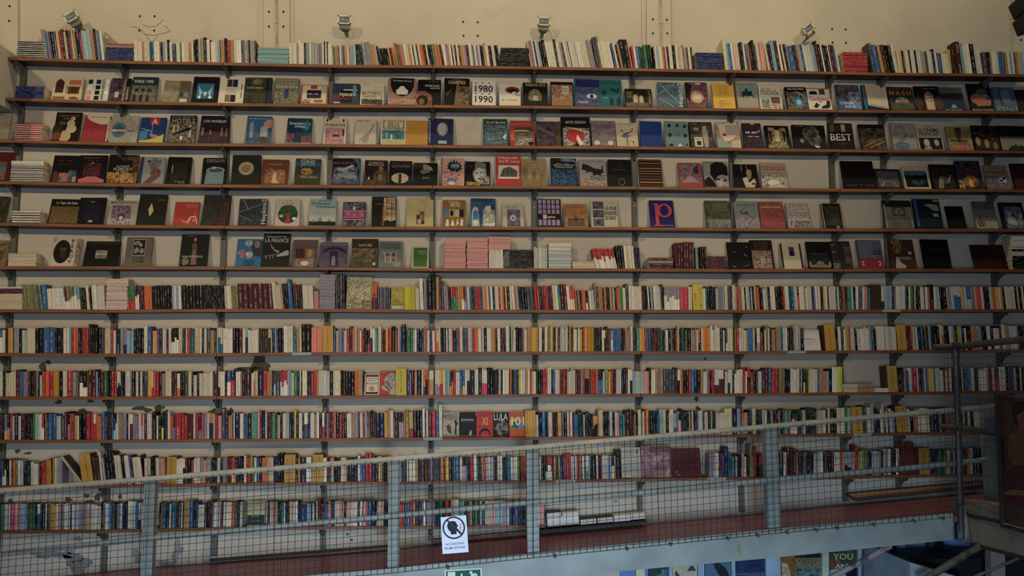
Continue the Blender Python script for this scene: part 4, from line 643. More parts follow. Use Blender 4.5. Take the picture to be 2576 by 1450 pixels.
(3,2456,2521,318,'1d160f','N 4 4 96 96 4a3a24 1c150f 4;L 0 70 90 44 4 6a5434;E 16 36 9 18 a88850;E 48 26 9 18 a88850;E 80 18 9 16 8a6c3c;E 20 84 10 10 100c08;E 55 76 10 10 100c08','dark book with rows of lit roman arches'),
(3,2523,2595,319,'1a1a1c','R 0 0 100 52 8a8468;P 2c2e2a 20,0 44,30 56,36 70,22 90,0;E 50 28 34 10 8a8474;P 3a3c34 40,4 50,28 62,4;R 0 50 100 58 5c5a48','black over khaki book with a dark pine shape'),
(4,-20,24,384,'5c1620','R 8 4 66 66 6a5634;R 8 30 66 48 54707c;N 8 4 66 30 8a7448 4a3c28 4;N 8 50 66 66 8a7448 4a3c28 4','dark red book beyond the first upright showing a landscape'),
(4,125,190,393,'101012','T 50 80 6 70 6a2c28 EMMANUEL;T 50 66 6 60 5a2624 GENEVIEVE;R 6 0 28 34 5c3034;R 30 0 70 34 a8605a;R 30 4 42 20 3a6a4c;R 66 0 96 44 4a4a6c;R 66 20 78 44 4a6a64;R 84 0 98 20 a8885c;R 8 34 22 42 3a2c30','black book with coloured building blocks'),
(4,191,262,392,'120c10','P b06060 30,20 30,44 40,56 44,70 50,76 56,70 60,56 72,46 70,20;E 48 66 7 8 b8686a;P b86264 6,0 4,12 30,20 70,20 98,10 96,0;T 48 90 5 66 8a5c60 WORLD OF FRIENDS;N 20 22 80 70 6a2c38 1c1016 3;T 50 80 4 40 6a4448 IN CANDLES','black book with a glowing pink seated statue'),
(4,266,341,391,'140e0a','N 0 0 100 38 c08a44 2c180c 4;N 60 40 100 100 7a5028 1c120a 3;R 22 36 80 80 100c0a;T 50 58 8 46 c4b894 AUTANT;T 50 49 8 62 c4b894 EN EMPORTE;T 50 40 8 44 c4b894 LE VENT;P 4a2c14 30,94 60,90 66,80 50,76 40,84','black book with golden flames along the foot'),
(4,346,409,397,'7c8084','R 0 0 12 100 2c3c50;R 12 0 100 100 8a8c8c;T 56 94 8 16 26262a LE;T 56 83 12 54 26262a MONDE;T 56 71 10 44 26262a GREC;M 66 38 22 20 8a6450 4a342c 4;P 6c4c3e 20,0 50,0 84,26 80,36 46,26;R 40 54 72 64 7a5a4a','grey book with a brown stone foot'),
(4,415,475,397,'101110','R 18 0 84 78 26261c;R 20 40 24 70 a89c80;T 60 8 5 44 8a8470 advertising;T 70 3 5 30 8a8470 design;P 101110 56,10 60,24 70,26 78,12','black book with a dim olive inner panel'),
(4,505,566,399,'12161a','P 6c8486 14,8 18,56 92,44 90,0 14,0;E 56 52 38 13 8a9c9a;E 56 52 30 9 4a5a5c;E 48 62 10 5 9aaca8;T 52 92 5 74 b4b0a0 A M E R I C A N;T 52 85 5 74 b4b0a0 C E R A M I C S','black book with a crushed blue grey can'),
(4,580,652,392,'26241f','E 50 54 27 23 a8946a;E 50 54 20 17 8a7850;M 50 54 13 12 5c3c2c b8a070 8;E 50 54 24 21 a8946a;M 50 54 16 14 6a4434 b09a68 9','charcoal book with a round gilt medal'),
(4,655,722,403,'6c4020','N 14 4 88 60 a87848 7a4c28 3;P c8a078 40,4 44,50 60,50 56,20 70,4;M 30 50 14 16 6a2c1c b08450 4;T 50 80 5 54 b8a088 A FLOR DA UTOPIA;M 72 44 16 14 8a4828 b88c5c 4','russet brown book with a pair of facing heads'),
(4,739,803,401,'1f2a1c','N 0 0 100 100 2a3824 4a4428 4;R 0 70 100 88 2f5570;T 48 92 11 58 b4bcb0 ATLAS DU;T 48 80 15 54 98a890 JAPON;M 46 50 24 14 a88038 4a4424 4;N 20 24 90 34 8a8870 2a3824 6;R 30 54 60 60 b8903c','dark green book with a golden pavilion'),
(4,835,905,400,'151a2a','N 4 10 90 66 1c2030 8a8c94 2.5;P 2b5070 70,100 100,100 100,0 84,0 96,40 92,76;T 40 82 8 76 a04a58 BASEL AL-BAYATI;P 9a9ca4 10,60 40,50 80,70 70,76 40,62;P 7c8090 40,30 60,44 84,50 70,20;N 0 0 84 20 5c6478 2a3044 2;L 84 100 96 60 2 8a94a4','navy book with white blossoms and a blue edge'),
(4,915,973,405,'2a1d12','N 4 0 96 56 6a5030 1e150e 4;R 6 18 40 56 15100b;M 70 64 12 12 8a7048 3a2a1a 4;P c4a060 14,22 20,34 26,20;T 50 90 8 64 a89c80 DOMESTIC;T 50 81 8 70 a89c80 METALWORK;R 60 20 78 44 7c6038','dark brown book of old metalwork in a dim room'),
(4,978,1035,407,'131110','E 48 28 38 22 b0a486;M 48 28 36 20 8a7e66 c0b494 5;R 42 4 54 46 2c2820;T 50 90 9 80 7a3c34 HIGH TECH;T 50 78 10 80 7c8464 ILLUSTRATION;L 20 66 80 66 1 6a6458;E 88 14 7 10 2a2620','black book with a pale fan shaped machine'),
(4,1039,1100,412,'161514','P 8a8274 20,92 50,94 74,82 82,66 60,64 44,70 26,84;P 6c665a 24,60 40,70 60,72 70,58 40,48;N 0 74 40 100 3a3632 161514 4;T 54 34 5 26 a09c8c Le pur;T 54 28 4 34 8a8678 de Hollande','black book with pale folded hands'),
(4,1111,1168,399,'b8927c','N 8 0 80 60 a03444 c4a49c 4;E 44 16 22 12 5c6c90;E 44 8 16 7 c8b4a8;P 14161a 22,60 30,66 22,72 32,74 28,84 38,80 40,92 48,82 56,96 60,82 70,92 72,80 84,86 80,76 94,74 84,68 94,58 82,60 84,48 74,56 68,44 62,56 52,46 50,56 38,48 38,58;E 60 70 22 10 4a6890;T 60 72 6 30 a8b4c4 NEW USES;R 0 0 4 100 6a5448','pinkish spiral bound book with a blue starburst'),
(4,1170,1233,408,'12110f','M 58 50 28 40 a8a498 3a3834 1.6;E 58 84 26 16 6c6a62;E 56 46 20 28 b8b4a8;E 46 52 5 2 12110f;E 64 54 5 2 12110f;E 56 28 7 3 3a2c2a;N 4 0 60 14 c0a02c 12110f 5;N 60 4 96 40 a8a498 2a2826 4;P 12110f 20,80 40,96 36,60;T 20 78 3 26 6c685c Simone','black book with a blonde film star portrait'),
(4,1248,1311,392,'b03028','T 48 92 9 80 d0c8b4 Architecture of the;T 54 80 9 84 d0c8b4 Early XX. Century;R 10 22 92 66 c4c0b0;P 5c5a54 14,30 30,56 56,62 86,48 86,28 14,28;L 30 30 30 54 2 2c2a28;L 46 30 46 60 2 2c2a28;L 64 30 64 56 2 2c2a28','bright red book with a grey photograph of a corner building'),
(4,1312,1374,401,'9a8458','N 0 0 100 100 a08a5e 8a7448 2;E 14 56 12 12 7c6840;R 4 4 26 56 806c46;P 7c6840 44,4 44,44 52,58 60,44 60,4;P 7c6840 76,4 76,36 84,46 92,36 92,4;N 0 0 100 24 6c5a38 9a8458 6;T 52 84 4 60 7a6844 London','tan book with a sketched domed cathedral'),
(4,1387,1452,400,'152028','N 2 0 98 62 3c6084 14202c 3.5;N 40 60 98 98 7c94a0 1c2c38 2;R 8 60 94 88 0e1012;T 50 80 5 60 8a8c84 JACQUES;T 50 74 6 80 b4b4a8 INTERCULTURAL ARCHITECTURE;T 50 67 6 70 b4b4a8 The Philosophy of Symbiosis','dark blue book with overlapping scale patterns'),
(4,1460,1528,403,'8a8a88','R 3 3 97 97 94928e;P 2c2420 10,72 14,84 30,80 56,66 84,62 84,76 88,76 90,50 70,40 60,46 30,56 8,62;E 30 54 5 4 2c2420;E 56 44 8 6 2c2420;E 74 42 6 5 2c2420;T 50 92 6 76 6a6864 THE TREASURES;N 0 0 96 34 8a5a3c a8a49a 5;N 40 20 96 40 3a302a 94928e 6','grey book with a dark brown toy locomotive'),
(4,1532,1591,403,'111210','E 56 16 14 13 8a8878;E 56 16 12.5 11.5 111210;T 50 62 4 60 6a6a5c THE ICE POPE;R 42 72 60 78 2c2e28;L 20 58 80 58 1 3a3c34','plain black book with one thin ring near its foot'),
(4,1611,1669,403,'2b1a12','R 0 94 100 100 6a4226;R 0 84 100 87 a8703c;R 0 74 100 78 5c3820;R 0 64 100 68 a8703c;R 0 54 100 57 b07840;R 0 45 100 48 a8703c;R 0 34 100 38 5c3820;R 0 24 100 27 6a5a58;R 0 12 100 16 b07840;R 0 2 100 6 5c3820','book striped across in brown and black'),
(4,1711,1770,411,'a03c40','R 6 16 88 94 7a6464;N 6 16 88 94 8a7478 5c4a4c 2.5;P 3a3034 60,70 84,94 88,60 76,50;P 9a8088 8,16 50,50 80,20;T 34 62 8 44 a8585c Travel','pink red book around a grey picture'),
(4,1774,1836,408,'8a8680','P 0f0e0e 26,50 30,86 50,98 80,96 98,80 98,46 70,40 60,22 40,24;P 14130f 0,0 0,26 20,40 40,20 50,0;M 74 24 26 24 a8a49c 6c6864 1.2;E 56 30 8 4 141212;E 84 26 7 4 141212;R 70 0 84 8 7a7672;T 30 94 5 40 5c5a54 BREAKFAST','grey book with a dark haired woman gazing up'),
(4,1851,1911,415,'12100e','P 8a7c5c 56,30 54,70 64,80 74,74 76,60 70,40;P b8ac8c 40,10 34,40 54,46 60,20 84,40 90,20 80,0 44,0;E 62 62 10 14 a89470;R 56 12 70 20 c4bca4;R 70 12 92 20 7a1c24;L 34 96 34 70 4 8a846c;L 56 96 56 74 3 8a846c','black book with a man in a white jacket'),
(4,1919,1984,412,'a89478','T 48 78 18 92 94483c DESIGN;N 2 0 86 52 c4bcac 5c5650 2;P 17171a 2,40 12,50 8,36;E 44 20 22 12 d0c8b8;R 0 56 100 62 9a866c;E 62 8 20 8 b8ac98','beige book with rust lettering over a silver shape'),
(4,2125,2206,407,'060607','T 26 12 9 34 7a1c34 HELMUT;T 80 12 9 28 7a1c34 JAHN;T 72 88 3 34 3a3a2c PHOTOGRAPHIC;E 54 14 3 4 3c3a70;N 10 20 96 90 060607 09090b 1','very large jet black book with crimson lettering at its foot'),
(4,2207,2273,427,'241e1a','R 10 8 90 88 5c5258;R 10 44 90 88 4c5058;P 8a7c84 16,10 34,42 40,42 26,10;P 8a7c84 84,10 66,42 62,42 76,10;R 44 44 64 54 3c4440;N 10 36 90 46 8a7068 4c4448 4','wide dark framed book with an empty desert road'),
(4,2279,2345,421,'b8a580','R 7 7 91 80 14304c;N 7 60 91 80 3a6478 2a5068 1.5;P 05070a 7,70 14,60 30,54 46,58 52,64 60,56 80,58 91,70 91,44 7,44;P 07090d 7,44 91,44 91,7 7,7;P 1e4866 30,36 46,40 56,26 66,38 84,34 70,20 50,12 30,24','wide cream framed book with a blue mountain lake'),
(4,2350,2413,416,'171410','N 4 0 90 84 3a3024 1a1611 2;E 38 66 9 8 1a120e;P 8a7858 20,0 26,30 34,50 44,46 46,20 40,0;P 9a8868 56,40 70,46 76,60 80,56 70,30 60,20;P 5c4e3a 40,50 60,50 66,30 50,16','dark brown book with two dancing figures'),
(4,2416,2478,407,'3a2c38','N 0 0 100 100 4a3a48 2a1e28 3;P 6a2424 34,40 36,70 50,80 66,70 68,40;M 50 26 30 22 c07c34 6a2c20 3;E 50 20 9 14 e0a848;E 50 84 14 10 241c24;N 0 0 24 30 c8a458 4a3a2c 3','purple book with a glowing orange temple gate'),
(4,2487,2545,418,'8a7448','R 0 52 100 100 9a845c;N 0 0 92 54 5c5068 8a8078 2.5;T 48 72 13 84 6a4830 woodcraft;T 44 88 8 40 7a5a40 painted;N 54 26 88 52 d0ccc0 17171a 9;R 60 30 84 48 c4c0b4;R 60 30 72 39 17171a;R 72 39 84 48 17171a','tan over mauve book with a small chequered cloth'),
(4,2556,2620,414,'2a0f12','N 0 0 100 90 5c2420 2a0f12 3','dark red book at the cut off end of the fourth shelf'),
(5,-24,11,496,'2b2c1a','N 0 0 96 96 2a2c1c 4a482c 3;L 60 60 100 100 3 7a6c3c','dark olive book beyond the first upright'),
(5,118,193,503,'1a1814','N 4 0 100 70 8a6c3c 3a2a18 9;R 0 70 100 100 15130f;T 54 85 11 72 c4bca4 Le Tapis des Indes','brown patterned book under a black title band'),
(5,192,258,499,'0f1014','P a8988c 40,6 60,6 56,18 66,30 72,48 30,48 36,30 46,18;P 8a7c74 34,50 68,50 60,60 52,66 44,60;N 22 14 80 76 1c2036 14161f 2;T 50 92 7 70 26283c INTERNATIONAL;T 50 84 5 16 9a9a98 1835','black book with a silver lidded urn'),
(5,267,340,507,'a49a88','R 12 0 78 80 7c6470;N 12 10 78 78 9a7c84 3c3040 3.5;N 12 0 78 24 b8acac 5c4a54 4;R 36 16 56 40 3a3c44;E 46 26 7 10 b4b0a8;T 50 92 9 92 4a443c MASTERWORKS','grey cream book around a mauve room picture'),
(5,342,412,491,'20211a','P c4b078 44,26 56,46 46,72 36,50;T 80 82 4 26 8a8468 JAN DIBBETS','tall dark olive book with one cream diamond'),
(5,434,496,510,'b0382c','T 70 90 5 46 c88470 DISEGNO DE;T 66 84 5 56 c88470 ARQUITECTOS;T 70 78 5 40 c88470 EN LOS 80;L 68 36 88 36 4 d8c8a8;L 84 36 86 58 3 d8c8a8;P b0382c 84,40 86,40 86,56 84,56;L 70 36 60 2 3 d8c8a8;L 88 36 98 4 3 d8c8a8;L 68 34 54 10 3 d8c8a8;L 54 10 34 18 3 d8c8a8;L 84 30 80 14 2 d8c8a8;L 80 14 98 22 2 d8c8a8','red book with a spindly white chair'),
(5,506,574,493,'2a2822','N 0 0 60 100 3a3a2e 26241f 1.3;V 68 36 9 70 7a241f ILLUSTRATION;V 82 40 10 74 8a2822 SOURCE;R 56 0 90 8 5c1c1a;L 92 40 92 70 1 a08040','dark brown book with deep red sideways lettering'),
(5,598,669,502,'34363a','N 0 0 84 100 42464a 26282c 3;L 0 50 80 80 4 6a6e70;L 14 96 34 60 3 7c8082;L 0 40 50 14 3 6a6e70;V 88 52 16 94 c0c0b8 Hopkins2','charcoal book with girders and sideways white lettering'),
(5,691,752,502,'b8ac98','E 51 42 41 34 16423c;M 51 56 36 22 3c6c34 14362c 4;P a03828 44,10 48,34 34,50 50,44 66,52 58,34 64,12;E 50 14 14 5 a03828;E 24 36 9 6 c0a03c;E 78 26 9 6 d0ccc0;T 50 84 5 54 6a6254 Kunst Atlas;T 52 93 3 30 7a7264 Art','pale book with a round green tree emblem'),
(5,776,843,503,'86a0a4','N 0 0 100 70 b4b094 94a8a4 1;T 60 94 6 54 4a5c60 ROLOFF BENY;T 40 84 10 70 2c3c48 The Romance;T 62 71 10 72 2c3c48 of Architecture;P 6a8490 30,14 42,36 54,14;P 6a8490 66,14 76,26 88,14;N 0 0 100 16 2a2a2c 1f2022 4;P 7890a0 6,14 16,24 24,14','pale blue book with misty peaks'),
(5,861,918,510,'3c2c3c','N 3 66 97 98 14141a 7c7c88 5;R 3 32 97 62 a8506c;M 20 50 12 9 c87890 8a3850 4;M 52 50 12 9 c87890 8a3850 4;M 82 50 12 9 c87890 8a3850 4;N 3 0 97 26 17171f 8a7c98 3;R 0 62 100 64 c4b4bc;R 0 26 100 28 c4b4bc;R 44 66 54 80 c4c0b4','book banded in three pink and black pictures'),
(5,934,996,496,'1c1b15','P b49468 48,96 96,98 98,24 80,16 60,22 66,50 50,66;N 48 20 96 96 c0a478 8a6c44 2;L 48 80 98 76 2 3a2c1c;L 50 62 98 58 2 3a2c1c;L 64 44 98 42 2 3a2c1c;L 64 16 60 96 2 3a2c1c;L 82 14 80 98 2 3a2c1c;V 46 34 11 62 c07030 City Inventory;L 12 90 40 90 2 4a483c;L 12 74 44 74 2 8a8670','black book with a golden tiled slab'),
(5,1023,1090,499,'b0a468','N 0 0 100 100 b4a86c a89c60 1.4;R 36 8 66 52 6a5438;R 36 40 48 52 b49c70;R 48 26 60 40 8c7450;R 36 26 48 40 3c2e22;R 54 8 66 18 3c2e22;R 42 10 54 24 b8a078;T 74 88 3 28 8a8050 EL COR','pale yellow book with a small block of brown cubes'),
(5,1113,1171,505,'8a6420','T 54 82 15 44 d8ccb0 ARTE;T 48 93 6 46 c8b890 CEM OBRAS DE;R 8 36 28 64 4c88a0;R 30 36 50 64 c4a048;R 52 36 72 64 b8ac90;R 74 36 92 64 2a241c;E 40 50 7 12 17140f;P c8ccc8 12,0 18,26 26,26 28,0;P d0c8b4 34,2 44,28 54,2;P c8c0a8 58,2 64,30 72,10;P c8c4b4 76,2 80,30 90,24 88,2','ochre brown book with a grid of small art pictures'),
(5,1184,1247,501,'2a5878','N 0 0 100 100 2c5c84 1f4460 1.2;P b4b0a0 4,0 4,56 14,70 30,66 36,0;P 3a7ca4 8,6 10,52 20,60 30,52 32,6;P c0b8a4 48,0 50,50 60,72 86,76 98,50 96,0;P 3c3430 80,76 96,80 98,40 84,40;N 50 0 96 60 c8c0ac 7a7468 4;E 20 14 12 10 c8ccc4;P d0ccc0 40,6 98,14 96,2;R 0 88 90 100 1c4060','blue book with white ruined arches'),
(5,1265,1318,514,'b4a894','R 22 0 84 74 6a5c68;N 22 0 84 74 7c7080 4a4650 2.2;E 50 38 14 14 a8b4b8;E 50 36 5 4 2c3038;T 46 86 5 70 8a5c4c Minerals;T 50 80 4 50 8a5c4c Face','cream book with a smoky grey picture'),
(5,1354,1413,502,'2a2438','R 3 82 17 97 9a84a0;R 22 82 36 97 9a84a0;R 41 82 55 97 9a84a0;R 60 82 74 97 9a84a0;R 79 82 93 97 9a84a0;R 3 64 17 79 9a84a0;R 22 64 36 79 9a84a0;R 41 64 55 79 9a84a0;R 60 64 74 79 9a84a0;R 79 64 93 79 9a84a0;R 3 46 17 61 9a84a0;R 22 46 36 61 9a84a0;R 41 46 55 61 9a84a0;R 60 46 74 61 9a84a0;R 79 46 93 61 9a84a0;R 3 4 17 24 9a84a0;R 22 4 36 24 9a84a0;R 41 4 55 24 9a84a0;R 60 4 74 24 9a84a0;R 79 4 93 24 9a84a0;R 0 28 100 42 141416;R 22 27 38 43 b8b494;T 58 35 9 34 c8c4b8 epica','book tiled with small lilac eyes and a black band'),
(5,1421,1480,515,'a8703c','N 0 0 100 100 b07844 94602f 1.4;T 50 86 9 80 7a4c2c HACIENDA;R 16 2 86 36 5c4034;R 20 4 82 30 6f5040;E 50 32 6 8 3a2820;M 24 70 14 12 b88450 8a5a34 4;L 56 78 56 62 2 c08c60;L 66 78 66 62 2 c08c60','orange tan book with a strapped trunk'),
(5,1488,1556,507,'b4ab90','R 8 68 48 96 24242a;R 8 34 48 64 24242a;R 8 2 48 30 24242a;N 8 2 48 96 26282e 6c6c74 2.5;R 8 64 48 68 b4ab90;R 8 30 48 34 b4ab90;T 74 72 13 42 26221c LA PUB;T 74 53 13 44 26221c ENLEVE;T 72 34 13 38 26221c LE BAS;T 84 93 2 14 3a342c SEGUELA','ivory book with three dark photographs down one side'),
(5,1638,1699,506,'241c60','T 50 50 88 0 000000  ;R 22 4 36 88 c04448;R 14 84 30 88 c04448;R 12 3 52 8 c04448;E 60 62 32 26 c04448;E 60 62 18 20 241c60;R 36 50 40 78 c04448;L 50 6 94 6 2 9a94a8','dark blue book with one giant red letter'),
(5,1779,1842,507,'57564a','N 2 2 98 98 6a6a50 3c3c30 2.5;N 30 60 90 90 5c6a38 6a6a50 3;T 55 70 12 70 5a6438 ART;T 55 48 12 70 5a6438 PARIS;N 10 0 96 30 8a8c84 57564a 4','olive grey book in a crumpled plastic sleeve'),
(5,1853,1914,508,'7c8c86','P 5a4860 20,10 30,50 20,64 40,56 50,66 60,50 80,40 92,24 60,28 70,6 40,0;N 10 4 96 50 7a6878 a8989c 3;P a05c58 60,46 80,40 84,30 64,36;T 54 86 8 76 4c5c5c PAR ENTRE CIEL;L 24 60 48 78 2 3a3034','grey green book with a swooping mauve bird'),
(5,1916,1977,509,'94443c','P 3c1c1c 18,96 36,96 34,30 40,8 30,8 24,40;P 3c1c1c 64,96 82,96 80,50 76,8 66,8 70,40;T 50 80 8 80 d0bca8 Sunrise of Power;N 0 0 100 40 a04848 8a3c3c 3;N 0 40 100 100 8a4034 a8584c 3;L 10 16 96 16 1 b87c6c','red book with two striding dark figures'),
(5,1984,2041,514,'a08478','N 4 4 96 96 a8887c c4b4a8 3;R 4 46 96 66 bcb4a4;T 50 61 8 84 6a3c34 PAINT TECHNIQUES;T 50 51 8 84 6a3c34 AND FAUX FINISHES;N 10 2 96 30 3c3c44 a8a098 5;T 46 92 5 60 8a7468 STEP BY STEP;L 20 2 30 34 3 c4c4bc','pinkish book of paint pots and brushes'),
(5,2075,2125,514,'1a1a12','R 0 0 6 100 a8905c;R 94 0 100 100 9a8454;P 5c5640 36,80 50,50 56,30 60,50 52,80;P 8a8468 60,0 66,30 76,34 78,0;N 14 10 86 90 2a2a1c 4a4834 2','dark book with cream edges and a dim sculpture'),
(5,2230,2302,506,'5c5444','R 4 0 96 76 7c7460;R 30 44 76 76 5c4c3c;M 54 60 16 12 9a8c74 5c4c3c 3;R 0 76 100 100 1f1b14;R 4 0 7 84 c4b890;R 94 0 96 76 b0a47c;N 6 0 94 40 6c6656 5c5646 1.2','plastic wrapped book fading from black to khaki'),
(5,2308,2375,503,'0c1a1f','R 0 0 16 100 12345c;V 8 52 8 90 4a7498 Modern Design 1890-1990;P 8a8468 40,80 60,84 92,80 96,56 70,62 60,70;P 3c5c5c 34,10 40,24 60,34 84,32 96,20 94,10;N 20 4 96 60 16343a 0c1a1f 3;P a8a07c 66,48 84,52 90,40 70,40;E 86 94 12 4 8a8468','dark teal book with a vintage car'),
(5,2391,2434,521,'0c0c0d','T 62 44 5 34 3a3a38 ETHIOPIA;L 50 36 74 36 1 2c2c2a','small plain black book with tiny lettering'),
(5,2459,2513,509,'807860','N 0 0 100 26 a8a084 989074 1.5;M 24 20 18 15 4a4234 807860 9;E 24 20 8 7 8a8268;E 24 20 4 4 4a4234;P 4a4234 20,36 28,36 26,48 30,44 24,52 18,44 22,48;N 0 70 100 100 5c5444 6c6450 1.4','khaki book with a dark sun emblem'),
(5,2528,2586,512,'1c2226','N 14 0 90 84 8a8c88 3c4040 2;P a8aaa4 20,20 30,70 50,60 60,10;P 5c2424 40,50 56,64 50,44;R 0 0 8 100 16283c;P c8c8c0 70,30 84,60 90,50','dark book with crumpled silver foil picture'),
(6,-24,10,607,'8a6848','R 10 74 80 96 2a2826;R 10 36 80 68 7a2c24;R 10 4 80 30 2a2826;N 10 4 80 96 3a3026 a88c64 3','tan framed book beyond the first upright on the sixth shelf'),
(6,124,183,600,'bcb098','E 42 50 36 42 17120f;M 46 62 14 18 6c5034 2c2018 3;E 46 72 13 9 1c1410;P 3c2c20 30,30 40,50 56,50 66,28;T 84 88 13 0 17140f P;T 84 70 13 0 17140f E;T 84 52 13 0 17140f R;T 83 34 13 0 17140f O;T 82 16 13 0 17140f V;R 0 84 10 100 a88478','cream book with an oval bearded portrait'),
(6,184,194,602,'9a8e78','N 10 4 90 90 5c5648 a89c84 5','thin grey edged volume tucked behind the oval portrait'),
(6,207,293,609,'14140f','R 32 30 66 64 7c745c;N 32 36 66 64 9a9278 4a4434 3;R 32 44 66 50 b0a890;T 54 92 6 88 4a483c AMERICAN DESIGNED LANDSCAPES','wide black book with a tiny sepia lake photograph'),
(6,311,377,598,'6c6250','R 26 36 74 92 b0a890;R 28 38 72 90 15140f;M 42 78 12 8 a8a494 1c1a16 4;M 40 54 9 12 b0ac9c 1c1a16 4;M 60 52 10 10 a8a494 1c1a16 4;E 56 72 6 6 9a9686;T 52 27 9 46 3c3428 LE CINEMA;T 52 16 9 42 3c3428 EN FUMEE','grey brown book with a tall black and white film still'),
(6,450,519,592,'13170f','N 0 0 100 100 1a2018 0f120d 2;P 8a5c54 40,4 44,50 40,64 50,76 60,66 58,50 62,4;E 51 84 5 6 a8846c;P 5c4c40 44,50 40,68 50,74 60,68 58,54;M 20 14 14 12 8a8474 2c2c24 4;T 46 30 6 76 c0b8a4 ENGLISH ART IN PORTUGAL;R 20 95 50 96 8a8678','tall dark painting book with a lady in a pink gown'),
(6,592,655,603,'2f6c94','P 3c3c3a 52,84 84,98 98,90 98,34 70,40 60,60;M 22 46 20 16 c08478 4c5c80 4;M 50 42 14 14 d0c8bc 8a4c54 4;M 46 84 16 12 b0b4b4 4c6c84 5;E 80 80 12 14 8a7468;T 52 17 9 42 161c28 PHILIPPE;T 52 7 9 46 161c28 DE BROCA','bright blue book with a cut out photo collage'),
(6,658,726,590,'141c14','T 48 92 7 74 8a9478 Splendeurs de;T 50 80 12 88 b0b4a4 LA FRANCE;P 8a8a78 24,76 30,66 44,52 62,48 60,40 44,46 30,60;P a8a490 50,30 56,36 90,50 98,46 96,34 60,30;L 4 30 56 38 2 9a9a88;N 0 0 100 24 1c2a18 121a12 4;L 14 22 14 32 2 b0ac98;L 28 24 28 34 2 b0ac98;L 40 24 40 36 2 b0ac98','dark green book with a white chateau bridge'),
(6,734,796,605,'62564a','R 12 32 48 66 3a241c;R 52 32 86 66 8a6838;E 70 50 9 14 a88858;N 12 0 86 30 7c4438 9a8c80 3;E 50 12 16 9 c4b8a0;T 40 86 7 66 6a4458 Decoding;T 50 78 7 84 6a4458 Ornamental;T 52 71 7 84 6a4458 Sacred Textiles;N 12 32 48 66 5c3024 2a1a14 4','grey brown book with icon pictures in three panels'),
(6,803,872,612,'5c4c60','P 2a2430 10,60 20,74 50,82 80,76 96,62 96,52 70,68 50,72 30,68 10,52;N 0 0 100 56 6a5870 4c4054 1.5;R 36 0 66 64 332c3c;P 7c7c88 42,4 44,40 50,46 56,40 58,4;T 50 92 8 94 8a8490 MODERN CLASSICISM','mauve book with a statue under an arch'),
(6,883,949,603,'3c3022','N 0 34 100 66 8a7458 2c2218 2.6;N 0 0 100 34 5c5434 3c3a22 2;M 62 22 16 8 7c7448 4c4a2c 3;R 82 6 92 16 b0b4ac;R 0 68 100 96 3a2c1c;T 52 77 9 50 b0a88c NATURE;L 30 30 86 30 1 a06c48','brown nature book with striped tiger pattern'),
(6,951,1011,609,'6f746c','T 50 86 12 84 26261f DECORATIVE;T 50 74 10 84 26261f WOODWORKING;R 26 18 76 58 9aa49c;R 30 40 48 56 7c4c50;R 54 40 72 56 6a4444;R 30 20 48 36 a06468;R 54 20 72 36 8a5454;M 78 12 18 10 a8a494 6c706a 3;P 8a8e84 10,64 26,58 26,40','grey green book with four small mauve tiles'),
(6,1036,1078,622,'b4b494','R 8 2 90 94 3f6a24;T 60 76 4 50 c4ccb0 Os Pensamentos;T 60 68 4 50 c4ccb0 do Grande;L 40 60 88 60 1 a8b890;L 8 6 90 6 1 a8b48c','small green book with cream borders'),
(6,1835,1893,611,'0a0c0a','L 24 68 36 60 2 8a8e84;L 70 56 84 46 2 b0b4a4;P c45040 80,86 88,84 86,78;L 16 10 30 6 2 a8aca0;L 60 8 90 14 1 9aa090','glossy black book with scattered painted glints'),  # reflected glints painted as pale strokes on the cover
(6,1894,1950,606,'17100d','N 4 0 92 64 6c4034 b09c84 4;T 50 90 8 62 7a4436 AS ORDENS;T 50 80 8 62 6c3c30 MILITARES;T 48 72 7 66 6c3c30 NA EUROPA;T 46 64 7 60 6c3c30 MEDIEVAL;R 40 20 60 44 a89c80','dark brown book with crowded medieval figures'),
(6,1970,2022,615,'c0b494','R 0 0 8 100 3c1414;R 92 0 100 100 3c1414;R 40 50 66 86 3a4450;P 14181c 42,50 50,76 64,60 64,50;T 54 40 4 30 8a8068 LA VIE','cream book with maroon edges and a tiny photograph'),
(6,2036,2096,610,'0c0d0b','R 4 0 94 50 1f2822;P 8a7450 6,4 10,12 40,16 50,30 60,16 90,12 94,4;M 50 16 16 12 a08c64 4a3c28 5;E 8 16 4 10 a08c64;E 90 16 4 10 a08c64;T 50 54 3 72 8a8874 TESOROS DE ESPANA','black over green book with a gilded temple crest'),
(6,2098,2148,609,'241818','N 0 0 100 96 2c1e20 4c3c40 3;R 36 0 66 96 2a2a28;R 4 60 20 64 8a8478;R 0 86 20 89 8a8478;N 0 0 36 20 8a8078 3a2426 5;N 66 20 96 80 6a5c5c 2a1c1e 5','dim maroon and grey collage book'),
(6,2165,2226,606,'5c6068','N 6 36 70 96 5c6c78 6c7078 2;R 0 0 100 34 8a1c2c;T 82 60 9 36 2c3038 LAURA;T 78 52 9 44 2c3038 RAMOS;T 14 18 15 0 c8b8b0 2;T 84 18 15 0 c8b8b0 2;N 60 70 98 90 6a6c70 54585f 3','grey book with a crimson band around its foot'),
(6,2245,2308,605,'4a2a20','M 30 78 22 26 8a7a18 4a2a20 2.5;P a89880 16,4 24,40 30,40 40,20 60,8 54,0 14,0;T 58 36 8 50 b0a490 AS MISSÕES;R 74 48 88 58 a8a090;L 40 30 92 30 1 8a7868;T 60 70 4 60 6a4438 O TEMPLO','brown book with a yellow splash and white ruin'),
(6,2327,2396,604,'0b0b0c','T 58 66 7 50 34342e PENAGOS;P 141414 88,100 100,94 100,0 96,0','large plain black book with faint capitals'),
(6,2454,2538,618,'3a1412','N 0 0 100 100 3e1614 34110f 1','wide plain oxblood book'),
